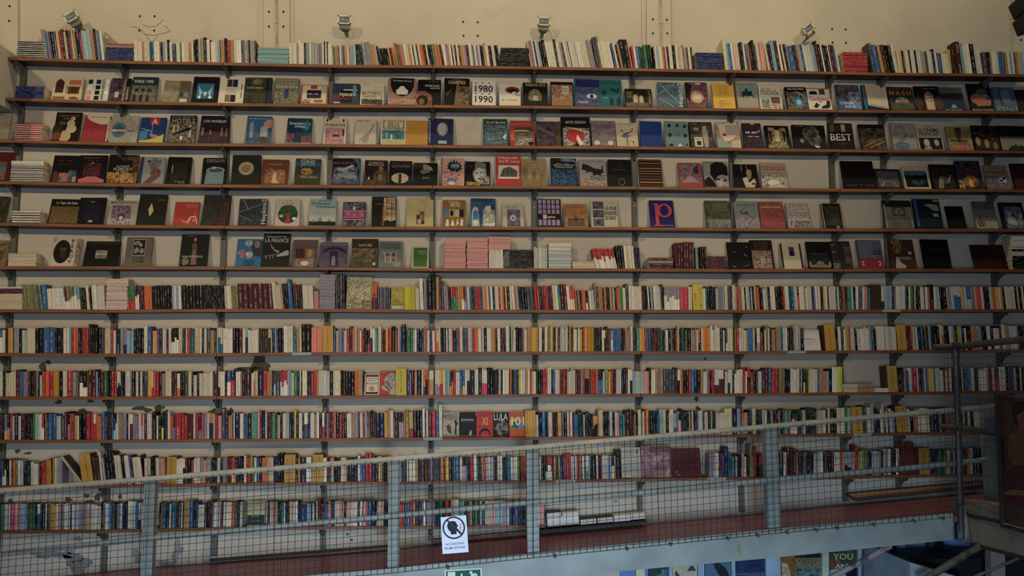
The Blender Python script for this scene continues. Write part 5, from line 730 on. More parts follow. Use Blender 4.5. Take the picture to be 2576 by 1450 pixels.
(7,870,935,697,'8a8260','N 2 2 98 98 b8b088 4a4630 5;N 10 20 96 96 c4bc94 6c6444 6;P 8a7a58 10,20 20,32 40,30 44,18 60,16 50,10 30,14;E 40 24 9 4 b09c78;N 60 0 98 26 9a926c 5c5638 3','gold foil covered book standing face out'),
(7,983,1017,725,'a89a28','M 36 62 34 32 8a8220 b0a430 3;L 20 40 60 44 3 3c3a18;E 46 70 20 14 a89c2c;T 40 34 9 60 8a3c1c JONAS;T 50 22 8 90 8a3c1c VAI MORRER;N 10 0 100 14 c4c8c0 8a8a50 5','small glossy mustard book with a drawn face'),
(8,2024,2066,831,'d0cabc','T 30 58 4 40 2a2826 Antonio Tavares;T 42 52 4 70 2a2826 Um mundo visto;R 10 42 84 43 8a867c;R 10 38 80 39 8a867c;R 14 30 60 31 8a867c;R 50 4 62 5 8a867c','blank white paperback with two short title lines'),
(9,916,954,942,'c8bfa8','R 8 4 92 96 6c241f;R 8 6 92 10 24244c;R 8 90 92 94 8a342c;R 12 14 88 86 cfc6b0;T 50 77 6 66 26221f A MAIS BREVE;T 50 67 5 56 26221f HISTORIA DA;T 50 55 11 72 8a3c30 RUSSIA;M 50 30 22 14 a87c34 c8b890 6;E 50 32 9 9 a8803c;R 12 86 88 90 2c2c5c','cream framed paperback with a gilt eagle crest'),
(9,955,995,935,'b83434','P b0a494 42,80 60,90 84,92 100,84 100,0 66,0 60,14 30,20 14,26 12,36 34,50 26,62;N 44 30 98 86 b8b0a4 6a6460 5;L 20 46 66 14 5 26181a;L 34 60 78 26 5 26181a;L 24 52 70 20 3 8a2c2c;T 24 94 3 40 d8a8a0 HUMANOS','red paperback with a maned animal profile'),
(10,1114,1155,1039,'a89c80','T 44 86 13 88 6c6450 IMPÉRIO;T 50 74 13 84 6c6450 À DERIVA;N 0 10 100 64 9a9078 b4a88c 2.5;P 2a2620 72,10 76,50 70,62 78,70 86,64 88,56 96,54 84,44 84,10;P 4c463a 20,44 40,52 50,40 54,10 30,20;T 50 4 7 94 3c3426 PATRICK WILCKEN','sandy paperback with a cocked hat silhouette'),
(10,1156,1197,1038,'16181b','T 50 68 8 78 c4c0b4 ESTRATÉGIA;L 20 58 84 56 1 6c6c68;P a8a8a4 58,4 60,14 66,24 74,26 76,16 72,4;R 0 2 100 5 6c7074;T 50 92 2 40 6c6c68 Lawrence','black paperback with a small chess knight'),
(10,1198,1240,1037,'b83430','T 50 62 32 36 d8a03c XI;T 50 40 6 76 5c1c1c UMA HISTORIA DE PODER;P 17120f 20,4 18,16 26,26 40,32 66,34 82,22 84,8 78,4 76,18 60,24 40,22 26,14 24,4;T 50 85 3 40 8a2c24 biografia;E 50 2 22 3 c8483c','red paperback with cropped black hair and yellow letters'),
(10,1241,1281,1039,'17171a','M 58 34 38 36 8a8c88 1c1c1f 2;T 50 82 27 86 cdccc4 LULA;T 24 36 5 34 a8a89c Fernando;T 26 30 5 26 a8a89c Morais;E 42 58 9 4 0f0f10;E 84 60 9 4 0f0f10;E 66 20 18 6 26262a;P 0f0f10 44,0 60,12 90,12 96,0','black paperback with a close grey bearded face'),
(10,1282,1321,1037,'c05430','E 30 56 30 18 a8b030;E 72 60 24 16 c87830;E 50 44 34 18 2c6c4c;E 76 44 24 12 4c88a8;T 56 62 34 84 d8d0b4 101;T 50 30 6 60 d0a088 VOZES;T 50 18 3 80 d8a890 portugueses','orange paperback with overlapping discs behind large numerals'),
(11,1564,1613,1127,'b4b09c','T 44 84 5 50 3a3a34 A D E L B A;E 84 84 6 4 3a3a34;T 50 74 3 40 6c6a60 TRINTA;R 24 54 76 56 8a887a;N 14 24 90 50 a8a494 b8b4a0 9;N 30 1 50 8 d8d8cc b4b09c 3','tall pale grey book with a small crest behind the railing'),
(11,1613,1690,1123,'7c5458','N 3 3 97 97 8a6064 a8888c 1.6;N 10 40 90 80 b09890 7c5054 2.2;N 34 78 96 97 6c4448 8a6064 4;P b09c98 40,60 50,44 66,50 60,70;P b8a49c 76,10 96,34 92,4','large mauve tinted photograph album behind the railing'),
(11,1691,1765,1129,'5c1a24','P b89430 14,12 20,16 20,22 14,20;P b89430 18,6 26,8 24,12;V 92 56 4 50 8a4a4c COLLECTION','large dark red book with a small gilt mark'),
(11,2263,2306,1113,'6c3420','N 0 0 100 100 743822 642e1c 1.3','rust brown board folder standing past the ninth upright'),
(12,621,664,1262,'b4b088','R 0 0 100 44 1c3830;R 0 0 100 3 a8a894;T 66 90 4 56 8a8864 HERCULANO;T 50 38 5 50 a8b4a0 O Bobo;L 10 28 90 28 1 4c6454;N 4 46 96 80 b8b48c a8a47c 3;T 54 20 3 60 8aa090 edicao','pale yellow over dark green book behind the railing'),
]
YB = W-.098; YTp = W-.036
for i, (row, x0, x1, ty, bc, ar, lab) in enumerate(F):
    r = random.Random(900+i); yb = ytop(row, (x0+x1)/2); low = row >= 7
    y_b = (YF+.03 if low else YB); tilt0 = .03 if low else .062
    zs = shelf_z(row, (x0+x1)/2); a, b = at(x0, yb, y_b), at(x1, yb, y_b); w = b.x-a.x; pt = at((x0+x1)/2, ty, y_b+tilt0)
    h = math.hypot(pt.z-zs, tilt0); th = math.atan2(tilt0, pt.z-zs); tk = r.uniform(.012, .022) if row < 7 else r.uniform(.014, .02)
    h -= 0; ry = math.radians(r.uniform(-.8, .8)); v0 = max(0, (at((a.x+b.x)/2*0+x0, yb, y_b).z-zs))
    v0 = max(0.0, at((x0+x1)/2, yb, y_b).z - zs)
    root = empty('display_book', ((a.x+b.x)/2, y_b, zs + math.sin(th)*0 + .0006)); root.rotation_euler = (-th, ry, 0)
    bcol = hx(bc); c = .0022; g = G(); e = w/2
    # front board, spine on the left, back board: one folded cover
    g.box(-e, e, 0, c, 0, h, col=bcol); g.box(-e, -e+c, c, tk-c, 0, h, col=bcol); g.box(-e, e, tk-c, tk, 0, h, col=tuple(v*.8 for v in bcol))
    gt = G(); P = lambda x, y, lift: Vector((x, -lift, y))
    art(g, gt, ar, w, h, v0, P, i)
    cv = g.build('cover', parent=root)
    if gt.v: gt.build('title_lettering', parent=cv)
    g = G(); g.box(-e+c, e-.004, c, tk-c, .003, h-.003, mat=3); g.build('page_block', parent=root)
    if th > 0: root.location.z += math.sin(th)*tk
    nm = 'on the %s shelf' % ordn(row)
    lab2 = lab if len(lab.split()) > 12 else lab + ' ' + nm
    tag(root, lab2, 'book', 'face-out books on the %s shelf' % ordn(row))
# ------------------------------------------------------------------ books lying flat in stacks
def lying(g, w, d, t, c1, c2, seed, tx):
    n = .0012
    for za, zb, cc in ([(0, t*.35, c2), (t*.35, t, c1)] if c2 else [(0, t, c1)]):
        g.poly([(-w/2, 0, za), (w/2, 0, za), (w/2, 0, zb), (-w/2, 0, zb)], col=cc, col2=tx, mat=2, seed=seed, uv=[(za/t, -w*2), (za/t, w*2), (zb/t, w*2), (zb/t, -w*2)])
        g.poly([(-w/2, d, za), (-w/2, 0, za), (-w/2, 0, zb), (-w/2, d, zb)], mat=3, col=cc); g.poly([(w/2, 0, za), (w/2, d, za), (w/2, d, zb), (w/2, 0, zb)], mat=3, col=cc)
    g.poly([(-w/2, 0, t), (w/2, 0, t), (w/2, d, t), (-w/2, d, t)], col=c1); g.poly([(-w/2, d, 0), (w/2, d, 0), (w/2, 0, 0), (-w/2, 0, 0)], col=c2 or c1); g.poly([(-w/2, d, t), (w/2, d, t), (w/2, d, 0), (-w/2, d, 0)], mat=3)
# (shelf, x0, x1, top y, colours from the bottom up, name of the stack, base y or None)
ST = [(1,42,110,105,'kw'*9,'magazine stack at the left end of the top shelf',0),
(1,265,336,110,'N N N N N N N N N N N N rw rw R','blue and red stack beside the tall books',0),
(1,647,726,120,'S'*11,'pale blue stack beneath the pilaster',0),(1,1259,1331,121,'K'*16,'dark stack on the top shelf',0),(1,1750,1820,133,'N'*15,'blue stack past the second pilaster, top shelf',0),
(1,2122,2184,131,'R'*13,'red stack on the top shelf',0),
(2,38,110,217,'N'*9,'blue stack on the second shelf',0),(3,33,105,310,'rw'*8,'red and white stack on the third shelf',0),(4,25,108,405,'uk wk uk wt wm uk wk uk wk w w','magazine stack on the fourth shelf',0),
(5,28,100,531,'wk'*5,'black and white stack on the fifth shelf',0),(6,19,90,638,'c'*13,'cream stack on the sixth shelf',0),
(6,1117,1172,603,'p'*23,'first pink stack on the sixth shelf',0),(6,1174,1228,602,'p'*23,'second pink stack on the sixth shelf',0),(6,1229,1284,596,'p'*7,'pink pile laid on top of white books',628),
(6,1282,1341,629,'K'*13,'black stack on the sixth shelf',0),(6,1380,1438,611,'us us w us u us w us u us w us w w c w w','pale blue and white stack on the sixth shelf',0),(6,1440,1498,658,'c'*5,'low cream stack on the sixth shelf',0),
(6,1633,1695,649,'m m a m','four book maroon stack on the sixth shelf',0),(6,1780,1828,645,'m'*9,'even maroon stack on the sixth shelf',0),(6,2548,2600,593,'k k k k k k c c k w w w w w w','black over cream stack ending the sixth shelf',0),
(7,-6,55,722,'c c c c c c c c c m m m w','cream and maroon stack starting the seventh shelf',0),(7,265,320,702,'wp'*16,'blush white stack on the seventh shelf',0),(7,802,842,691,'v'*24,'tall lilac stack on the seventh shelf',0),
(9,2122,2159,967,'c'*7,'thin beige stack on the emptied ninth shelf',0),(9,2161,2199,965,'z z','thick tan pair on the emptied ninth shelf',0),(9,2200,2236,977,'w','white book beside the sociology divider',0)]
for k, (row, x0, x1, ty, cs, nm, by) in enumerate(ST):
    if ' ' in cs: cl = cs.split(' ')
    elif nm and len(cs) >= 2 and cs[:2]*(len(cs)//2) == cs and cs[0] != cs[1]: cl = [cs[:2]]*(len(cs)//2)
    else: cl = list(cs)
    n = len(cl); Y = YF+.012; zs = shelf_z(row, (x0+x1)/2) if not by else at((x0+x1)/2, by, Y).z; zt = at((x0+x1)/2, ty, Y).z; t = (zt-zs)/n
    a, b = at(x0, ytop(row, x0), Y), at(x1, ytop(row, x1), Y); w = b.x-a.x; z = zs+.0005
    for i, c in enumerate(cl):
        r = random.Random(k*100+i); f = r.uniform(.9, 1.1); c1 = tuple(np.array(hx(PAL[c[0]]))*f); c2 = tuple(np.array(hx(PAL[c[1]]))*f) if len(c) > 1 else None
        g = G(); lum = np.mean(c1); lying(g, w*r.uniform(.97, 1), .122, t*.95, c1, c2, r.random(), hx('cfc8b8') if lum < .2 else hx('5a3a34'))
        o = empty('stacked_book', ((a.x+b.x)/2+r.uniform(-.003, .003), Y+r.uniform(-.002, .005), z)); o.rotation_euler = (0, 0, r.uniform(-.015, .015)); g.build('cover', parent=o)
        gp = G(); gp.box(-w/2*.96, w/2*.96, .002, .124, .0011, t*.95-.0011, mat=3); gp.build('page_block', parent=o)
        pos = 'the book' if n == 1 else 'top book' if i == n-1 else 'bottom book' if i == 0 else '%s from the bottom' % ordn(i+1)
        tag(o, (nm if n == 1 else '%s of the %s' % (pos, nm)), 'book', 'flat books: ' + nm); z += t
# loose books on the sloping ledge
for i, (x0, x1, yt, yb, c, lab) in enumerate([(1378, 1457, 1303, 1326, 'W', 'big white book lying at the low end of the sloping ledge'), (1374, 1413, 1292, 1303, 'k', 'black covered book on top of the big white one, left half'), (1415, 1456, 1291, 1302, 'c', 'cream book on top of the big white one, right half'),
        (1460, 1502, 1308, 1322, 'k', 'black bound book lying second along the sloping ledge'), (1503, 1545, 1304, 1318, 'k', 'black bound book lying third along the sloping ledge'), (1546, 1586, 1299, 1314, 'W', 'white book lying fourth along the sloping ledge'), (1587, 1625, 1294, 1309, 'w', 'pale book at the upper end of the sloping ledge')]):
    Y = W-.165; a, b = at(x0, yb, Y), at(x1, yb-(x1-x0)*.094, Y); t = at(x0, yt, Y).z-a.z; ang = math.atan2(b.z-a.z, b.x-a.x); w = (b-a).length
    o = empty('stacked_book', ((a+b)/2)); o.rotation_euler = (0, -ang, 0); o.location.z = (a.z+b.z)/2
    g = G(); cc = hx(PAL[c]); g.box(-w/2, w/2, 0, .13, 0, .0025, col=cc); g.box(-w/2, w/2, 0, .13, t-.0025, t, col=cc); g.box(-w/2, -w/2+.003, 0, .13, .0025, t-.0025, col=cc)
    if c == 'W': g.box(-w/2, w/2, -.0005, .004, 0, t, col=cc)
    g.build('cover', parent=o); g = G(); g.box(-w/2+.004, w/2-.003, .002, .127, .0025, t-.0025, mat=0, col=hx('cfc6ac')); g.build('page_block', parent=o)
    tag(o, lab, 'book', 'loose books on the sloping ledge')
# curled magazine on the blue and red stack
g = G(); c = at(272, 112, YF+.03); 
for j in range(8):
    a0, a1 = j/8, (j+1)/8; f = lambda t: Vector((c.x-.035+.085*t, 0, c.z+.11-.115*t**1.6))
    p, q = f(a0), f(a1); g.poly([(p.x, YF+.03, p.z), (q.x, YF+.03, q.z), (q.x, YF+.12, q.z+.004), (p.x, YF+.12, p.z+.004)], col=hx('a39a84'))
    g.poly([(p.x, YF+.029, p.z-.02*(1-a0)-.006), (q.x, YF+.029, q.z-.02*(1-a1)-.006), (q.x, YF+.03, q.z), (p.x, YF+.03, p.z)], col=hx('8a8270'))
tag(g.build('open_magazine'), 'curled pale magazine drooping onto the blue and red stack', 'magazine')
# lone leaning brown book on the eleventh shelf
zs = shelf_z(11, 190); p = at(203, ytop(11, 203), YS); q = at(152, 1153, YS); th = math.atan2(q.x-p.x, q.z-zs); h = math.hypot(q.x-p.x, q.z-zs)
o = empty('leaning_book', (p.x, YS, zs+.001)); o.rotation_euler = (0, th, 0)
g = G(); g.box(0, .022, 0, .004, 0, h, col=hx('b8a582')); g.box(.022, .024, 0, .12, 0, h, col=hx('4a3a22')); g.box(0, .002, 0, .12, 0, h, col=hx('4a3a22')); g.build('cover', parent=o)
g = G(); g.box(.002, .022, .005, .118, .002, h-.003, mat=3); g.build('page_block', parent=o)
tag(o, 'brown book leaning steeply against the archaeology divider', 'book')
# ------------------------------------------------------------------ yellow section dividers
YEL = hx('c4921e')
SG = [(7,1744,1769,716,-3,'ccb41e',[('MEDIA',.24,.16,.66),('JORNALISMO',.78,.04,.96)],'JORNALISMO'),(8,811,839,820,-1,'c4921e',[('FILOSOFIA',.5,.1,.94)],''),(8,2077,2104,818,-5,'c4921e',[('ESTETICA',.5,.05,.85)],''),(8,2259,2283,818,-6,'c4921e',[('PSICOLOGIA',.45,.04,.94)],''),
(9,995,1023,928,0,'bfae18',[('POLITICA',.5,.1,.9)],''),(9,2235,2260,921,-5,'b8952a',[('SOCIOLOGIA',.5,.05,.92)],''),(10,1322,1349,1033,-2,'c4981e',[('DIVULGAÇÃO',.2,.04,.96),('CIENTIFICA',.78,.04,.92)],''),
(10,2143,2172,1024,-3,'c4961e',[('BOTÂNICA',.5,.06,.9)],''),(10,2257,2285,1022,-6,'c09020',[('EDUCAÇÃO',.2,.2,.92),('PEDAGOGIA',.74,.1,.92)],''),(11,207,236,1147,-10,'bd9228',[('ARQUEOLOGIA',.55,.05,.95)],''),
(11,418,443,1150,2,'b98e24',[('ANTROPOLOGIA',.45,.03,.95)],''),(11,714,743,1144,1,'b98e24',[('ESTUDOS',.3,.2,.85),('JUDAICOS',.68,.1,.88)],''),(11,784,812,1144,2,'b98e24',[('ESTUDOS',.22,.15,.85),('AFRICANOS',.68,.06,.92)],''),
(11,2313,2341,1128,-3,'a88424',[('GUERRA',.5,.15,.85)],''),(7,2191,2218,716,-2,'463022',[],'b')]
SN = ['journalism and media','philosophy','aesthetics','psychology','politics','sociology','science','botany','education','archaeology','anthropology','jewish studies','african studies','war','back']
for k, (row, x0, x1, ty, lean, c, tx, fl) in enumerate(SG):
    zs = shelf_z(row, x0); a, b = at(x0, ytop(row, x0), YS-.004), at(x1, ytop(row, x1), YS-.004); p = at(x0+lean, ty, YS-.004); w = (b.x-a.x)*.97
    h = math.hypot(p.z-zs, p.x-a.x); th = math.atan2(p.x-a.x, p.z-zs); o = empty('section_divider', ((a.x+b.x)/2, YS-.004, zs+abs(math.sin(th))*w/2+.0005)); o.rotation_euler = (0, th, 0); h = h/math.cos(th)*.99
    g = G(); bc = hx('5a3c24'); g.box(-w/2, w/2, .003, .128, 0, h, col=bc)
    o2 = g.build('wooden_block', parent=o); g = G(); g.box(-w/2, w/2, 0, .003, 0, h, col=hx(c)); fp = g.build('yellow_face' if tx else 'brown_face', parent=o)
    gt = G()
    for s, cx, y0, y1 in tx:
        m = len(s); st = (y1-y0)*h/m
        for j, ch in enumerate(s):
            put_text(gt, ch, -w/2+cx*w, y1*h-(j+.5)*st, min(st*.62, w*.3), 0, lambda u, v: Vector((u, -.0008, v)), hx('2c2410'))
    if k == 0: put_text(gt, 'e', -w/2+.5*w, h*.47, w*.13, 0, lambda u, v: Vector((u, -.0008, v)), hx('2c2410'))
    if gt.v: gt.build('hand_lettering', parent=fp)
    if fl == 'b': tag(o, 'plain brown block divider standing among the seventh shelf books', 'section divider')
    elif SN[k] in ('war', 'botany'): tag(o, 'yellow lettered block %s' % ('with a brown side beside the rust folder, eleventh shelf' if row == 11 else 'nearest the tall mint spine, crossed by the top rail, tenth shelf'), 'section divider', 'yellow lettered section dividers')
    else: tag(o, 'yellow block with hand lettering for the %s section, %s shelf' % (SN[k], ordn(row)), 'section divider', 'yellow lettered section dividers')
# label holders clipped to the shelf edges
LH = nmat('grey_plastic', hx('a9aca6'), .4)[0]
for row, x0, x1, c, t, lab in [(8,735,783,'a4a79f','','grey label strip on the eighth shelf edge by the third upright region'),(8,1981,2027,'a4a79f','','grey label strip on the eighth shelf edge below the blank white book'),(10,1065,1113,'a4a79f','','grey label strip on the tenth shelf edge beside the napoleonic paperback'),
        (10,2147,2193,'a4a79f','','grey label strip on the tenth shelf edge below the botany divider'),(11,1398,1447,'b8b4a4','MEDIO ORIENTE','white label strip lettered for the middle east books'),(11,1780,1826,'8f98a8','','bluish label strip under the grey and navy books, eleventh shelf'),(7,2220,2266,'c0a84c','','yellow paper label strip on the seventh shelf edge')]:
    g = G(); a, b = at(x0, ytop(row, x0), YF-.004), at(x1, ytop(row, x1), YF-.004); h = .026
    L_ = b.x-a.x; th = math.atan2(b.z-a.z, L_); o = empty('shelf_label', (a.x, YF-.004, a.z)); o.rotation_euler = (0, -th, 0)
    g.box(0, L_, 0, .003, -h+.002, .002, col=hx(c)); g.box(0, L_, -.0015, 0, -.001, .002, col=hx('8a8d87')); g.box(0, L_, -.0015, 0, -h+.002, -h+.005, col=hx('8a8d87')); pl = g.build('holder', parent=o)
    if t: gt = G(); put_text(gt, t, L_/2, -h/2+.002, .009, L_*.72, lambda u, v: Vector((u, -.0007, v)), hx('2a2a2c')); gt.build('lettering', parent=pl)
    tag(o, lab, 'shelf label', 'label strips on the shelf edges')
# ------------------------------------------------------------------ walkway with its railing
hx = _hx0
YR = W-.85
XS = np.linspace(-300, 2620, 40)
root = empty('walkway', at(1288, 1420, YR)); RT_ = root.location.copy()
def prel(o): return keep(o, o.parent)
LA = [(-300, 1560), (600, 1462), (736, 1451), (969, 1433), (1288, 1398), (1600, 1367), (1932, 1333), (2397, 1291)]
la = lambda x: float(np.interp(x, [a for a, b in LA], [b for a, b in LA]))
def dtz(X):   # deck height above a world X, from the line where it meets the wall
    xs = [at(a, b, W).x for a, b in DT]; return float(np.interp(X, xs, [at(a, b, W).z for a, b in DT]))
g = G(); P = [at(x, la(x), YR) for x in XS]
for a, b in zip(P, P[1:]):
    za, zb = dtz(a.x), dtz(b.x)
    g.poly([(a.x, YR+.02, za), (b.x, YR+.02, zb), (b.x, W-.022, zb), (a.x, W-.022, za)]); g.poly([(a.x, YR+.02, za-.05), (a.x, W-.022, za-.05), (b.x, W-.022, zb-.05), (b.x, YR+.02, zb-.05)])
    g.poly([(a.x, YR+.02, za-.05), (b.x, YR+.02, zb-.05), (b.x, YR+.02, zb), (a.x, YR+.02, za)])
prel(g.build('deck', [REDP], root, weld=True))
g = G(); xs = [x for x in XS if x < 2397]+[2397]
wpoly(g, [(x, la(x)) for x in xs]+[(x, la(x)+20) for x in reversed(xs)], YR-.005, YR+.018); prel(g.build('kerb', [GREY], root))
g = G(); wpoly(g, [(x, la(x)+13) for x in xs]+[(2397, 1359), (1932, 1405.5), (1600, 1434.5), (1288, 1462), (600, 1530), (-300, 1620)], YR-.035, YR-.02)
wpoly(g, [(x, la(x)+13) for x in xs]+[(x, la(x)+15) for x in reversed(xs)], YR-.02, YR+.018)
FB = prel(g.build('fascia_beam', [GREY], root))
g = G(); wpoly(g, [(1853, 1369), (1862, 1368), (1868, 1404), (1858, 1405)], YR-.0365, YR-.035); prel(g.build('tape_mark', [noisy('old_tape', hx('8a8468'), hx('75715c'), 30)], FB))
RUST = noisy('rust_spot', hx('5c4636'), hx('3c2f28'), 20, .9)
for x in (360, 735, 1127, 1395, 1576, 1685, 1829, 1904, 1978, 2051, 2103, 2195, 2296, 2368):
    g = G(); c = at(x, la(x)+11, YR-.012); g.tube([c, c-Vector((0, .03, 0))], .012, 8); prel(g.build('bolt_head', [RUST], root))
tag(root, 'sloping walkway with oxblood glossy deck and blue grey steel edge beam', 'walkway')
rr = empty('walkway_railing', at(1288, 1131, YR)); RR = rr.location.copy()
def pr2(o, p=None): return keep(o, p or rr)
TR_ = [(-300, 1261), (0, 1236.5), (377, 1206), (644, 1184), (990, 1156), (1340, 1127), (1600, 1104), (1720, 1093.5), (1940, 1074), (2260, 1045), (2400, 1033), (2640, 1011)]
MR_ = [(-300, 1428), (0, 1395), (377, 1355), (644, 1331), (990, 1299), (1340, 1264), (1600, 1242), (1932, 1209), (2260, 1181), (2400, 1166), (2480, 1157)]
RAILM = noisy('chipped_pale_paint', hx('a8a08a'), hx('8c8a78'), 6, .5, 6, c3=hx('5c5348'), s3=4, lo3=.60, hi3=.68)
g = G(); g.tube([at(x, y, YR+.005) for x, y in TR_], .021, 14); o = pr2(g.build('top_rail', [RAILM], smooth=False))
for p in o.data.polygons: p.use_smooth = len(p.vertices) == 4
g = G(); wpoly(g, [(x, y-6.5) for x, y in TR_]+[(x, y-4.2) for x, y in reversed(TR_)], YR-.012, YR+.02); pr2(g.build('rail_cap', [noisy('pale_cap_paint', hx('b3a98c'), hx('958d76'), 6, .6)]))
g = G(); g.tube([at(x, y, YR+.02) for x, y in MR_], .020, 12); o = pr2(g.build('middle_rail', [GREY]))
for p in o.data.polygons: p.use_smooth = len(p.vertices) == 4
tz = lambda x: float(np.interp(x, [a for a, b in TR_], [b for a, b in TR_])); mz = lambda x: float(np.interp(x, [a for a, b in MR_], [b for a, b in MR_]))
for cx, w_, bot, dx in ((377, 28, 1499, 0), (992, 28, 1434, 1.5), (1340, 30, 1399, 2), (1940, 33, 1341, 9), (2492, 30, 1262, 6)):
    g = G(); a = at(cx-w_/2, tz(cx)+5, YR+.03); b = at(cx+w_/2, tz(cx)+5, YR+.03); zb = at(cx, bot, YR+.03).z; c = (a.x+b.x)/2; hw = (b.x-a.x)/2
    if cx > 2400: a = at(cx-w_/2, tz(cx)+5, YR+.05)
    g.box(c-hw, c+hw, YR+.04, YR+.10, zb, a.z); g.box(c-hw, c-hw+.012, YR+.03, YR+.04, zb, a.z); g.box(c+hw-.012, c+hw, YR+.03, YR+.04, zb, a.z); g.box(c-.006, c+.006, YR+.034, YR+.04, zb, a.z)
    po = pr2(g.build('post', [GREY]))
    if cx < 2400:
        g = G(); g.box(c-hw-.015, c+hw+.015, YR+.02, YR+.10, zb-.006, zb+.012); pr2(g.build('base_plate', [RUST]), po)
# welded wire mesh on the near side of the posts
WR = .0018
def wire(g, a, b, r=WR):
    d = (b-a).normalized(); n = d.cross(Vector((0, 1, 0))).normalized()*r; m = Vector((0, -r, 0)); A = [a-n, a+m, a+n, a-m]; B = [b-n, b+m, b+n, b-m]
    for i in range(4): g.poly([A[i], A[(i+1) % 4], B[(i+1) % 4], B[i]])
g = G(); ym = YR-.022; X0, X1 = at(-120, 1300, ym).x, at(2398, 1160, ym).x; nv = int((X1-X0)/.0495); tx = [at(x, y, YR).x for x, y in TR_]; tzz = [at(x, y, YR).z for x, y in TR_]
lx = [at(x, y+12, YR).x for x, y in LA]; lz = [at(x, y+12, YR).z for x, y in LA]
rng = random.Random(5)
for i in range(nv+1):
    X = X0+(X1-X0)*i/nv; j = rng.uniform(-.003, .003); zt, zb = float(np.interp(X, tx, tzz))-.004, float(np.interp(X, lx, lz)); wire(g, Vector((X+j, ym, zt)), Vector((X-j+.004, ym, zb)), WR*(1.5 if i % 19 == 7 else 1))
slope = (tzz[-3]-tzz[1])/(tx[-3]-tx[1]); z0 = float(np.interp(X0, tx, tzz)); Hm = 1.28
k = 0
while k < 30:
    off = .035+.0495*k; k += 1; seg = []
    for i in range(25):
        X = X0+(X1-X0)*i/24; z = float(np.interp(X, tx, tzz))-off
        zb = float(np.interp(X, lx, lz))
        if z > zb-.004: seg.append(Vector((X, ym+.0015, z+rng.uniform(-.0015, .0015))))
    for a, b in zip(seg, seg[1:]): wire(g, a, b)
pr2(g.build('wire_mesh', [WIRE]))
tag(rr, 'blue grey steel railing with wire mesh panels climbing along the walkway', 'railing')
# ------------------------------------------------------------------ landing corner at the right with galvanised pipes
PP = at(2411, 1100, YR-.03); dP = PP.y/ray(2411, 1100).y
QQ = atd(2600, 1100, 5.35); pn = Vector((QQ.x-PP.x, QQ.y-PP.y, 0)).normalized(); nrm = Vector((-pn.y, pn.x, 0))
if nrm.dot(EYE-PP) < 0: nrm = -nrm
def pl(px, py, off=0.):
    d = ray(px, py); t = ((PP+nrm*off-EYE).dot(nrm))/d.dot(nrm); return EYE+d*t
PIPE = noisy('weathered_galvanised_pipe', hx('54554c'), hx('3c3c36'), 5, .42, 6, metal=.35)
lr = empty('pipe_railing', (PP.x, PP.y, pl(2411, 1340).z)); LR = lr.location.copy()
def pr3(o, p=None): return keep(o, p or lr)
def smooth4(o):
    for p in o.data.polygons: p.use_smooth = len(p.vertices) == 4
    return o
g = G(); g.tube([pl(2404, 868), pl(2411, 1100), pl(2418, 1338)], .0235, 14); pr3(smooth4(g.build('corner_post', [PIPE])))
g = G(); g.tube([at(2350, 874, YR-.03), pl(2403, 873)], .024, 14); g.tube([pl(2403, 873), pl(2500, 862), pl(2700, 842)], .024, 14); tp = pr3(smooth4(g.build('top_pipe', [PIPE])))
g = G(); g.tube([at(2364, 1074, YR-.03), pl(2412, 1076)], .024, 14); g.tube([pl(2412, 1076), pl(2505, 1090), pl(2700, 1118)], .024, 14); pr3(smooth4(g.build('middle_pipe', [PIPE])))
for a, b, r in (((2404, 862), (2405, 897), .03), ((2396, 873), (2412, 872), .03), ((2411, 1063), (2412, 1090), .033), ((2402, 1076), (2420, 1077), .03)):
    g = G(); g.tube([pl(*a), pl(*b)], r, 14); pr3(smooth4(g.build('pipe_clamp', [PIPE])))
g = G(); g.tube([pl(2415, 1318), pl(2416, 1356)], .036, 6); pr3(g.build('post_socket', [noisy('dark_socket', hx('3c4248'), hx('2a2e33'), 6, .4, metal=.4)]))
g = G(); a, b = pl(2378, 885, .02), pl(2700, 1330, .02); e0 = pl(2376, 888, .01)
def fine(px0, px1, yt0, yt1, yb0, yb1, off):
    A = pl(px0, 1100, off); B = pl(px1, 1100, off); L = (B-A).length; n = int(L/.0495)
    for i in range(n+1):
        t = i/n; q = A+(B-A)*t; px = px0+(px1-px0)*t; zt = pl(px, yt0+(yt1-yt0)*t, off).z; zb = pl(px, yb0+(yb1-yb0)*t, off).z
        wire(g, Vector((q.x, q.y, zt)), Vector((q.x, q.y, zb)), .0016)
    zt, zb = min(pl(px0, yt0, off).z, 99), pl(px0, yb0, off).z; m = int((zt-zb)/.0495)
    for i in range(m+1):
        z = zb+(zt-zb)*i/m; wire(g, Vector((A.x, A.y, z)), Vector((B.x, B.y, z)), .0016)
fine(2412, 2640, 884, 866, 1292, 1330, .02)
# return piece of mesh beside the corner post
for i in range(4):
    x = 2374+i*9.5; wire(g, at(x, 882, YR-.05), at(x+7, 1290, YR-.05), .0016)
for i in range(26): y = 886+i*15.5; wire(g, at(2374+i*.3, y, YR-.05), at(2404+i*.3, y+.5, YR-.05), .0016)
pr3(g.build('wire_mesh', [WIRE])); g = G(); g.tube([pl(2412, 1279, .03), pl(2424, 1277, .04), pl(2438, 1273, .03)], .006, 8); pr3(g.build('tie_strap', [noisy('pale_strap', hx('8a8a7c'), hx('6c6c60'), 5)]))
tag(lr, 'weathered galvanised pipe railing around the landing corner', 'railing')
OLDP = noisy('rust_streaked_cream_paint', hx('8c8272'), hx('73695a'), 3, .7, 8, (1, 1, .4), c3=hx('5a3a22'), s3=2.4, lo3=.56, hi3=.66)
ld = empty('landing', (PP.x, PP.y, pl(2411, 1370).z)); LD = ld.location.copy()
def pr4(o, p=None): return keep(o, p or ld)
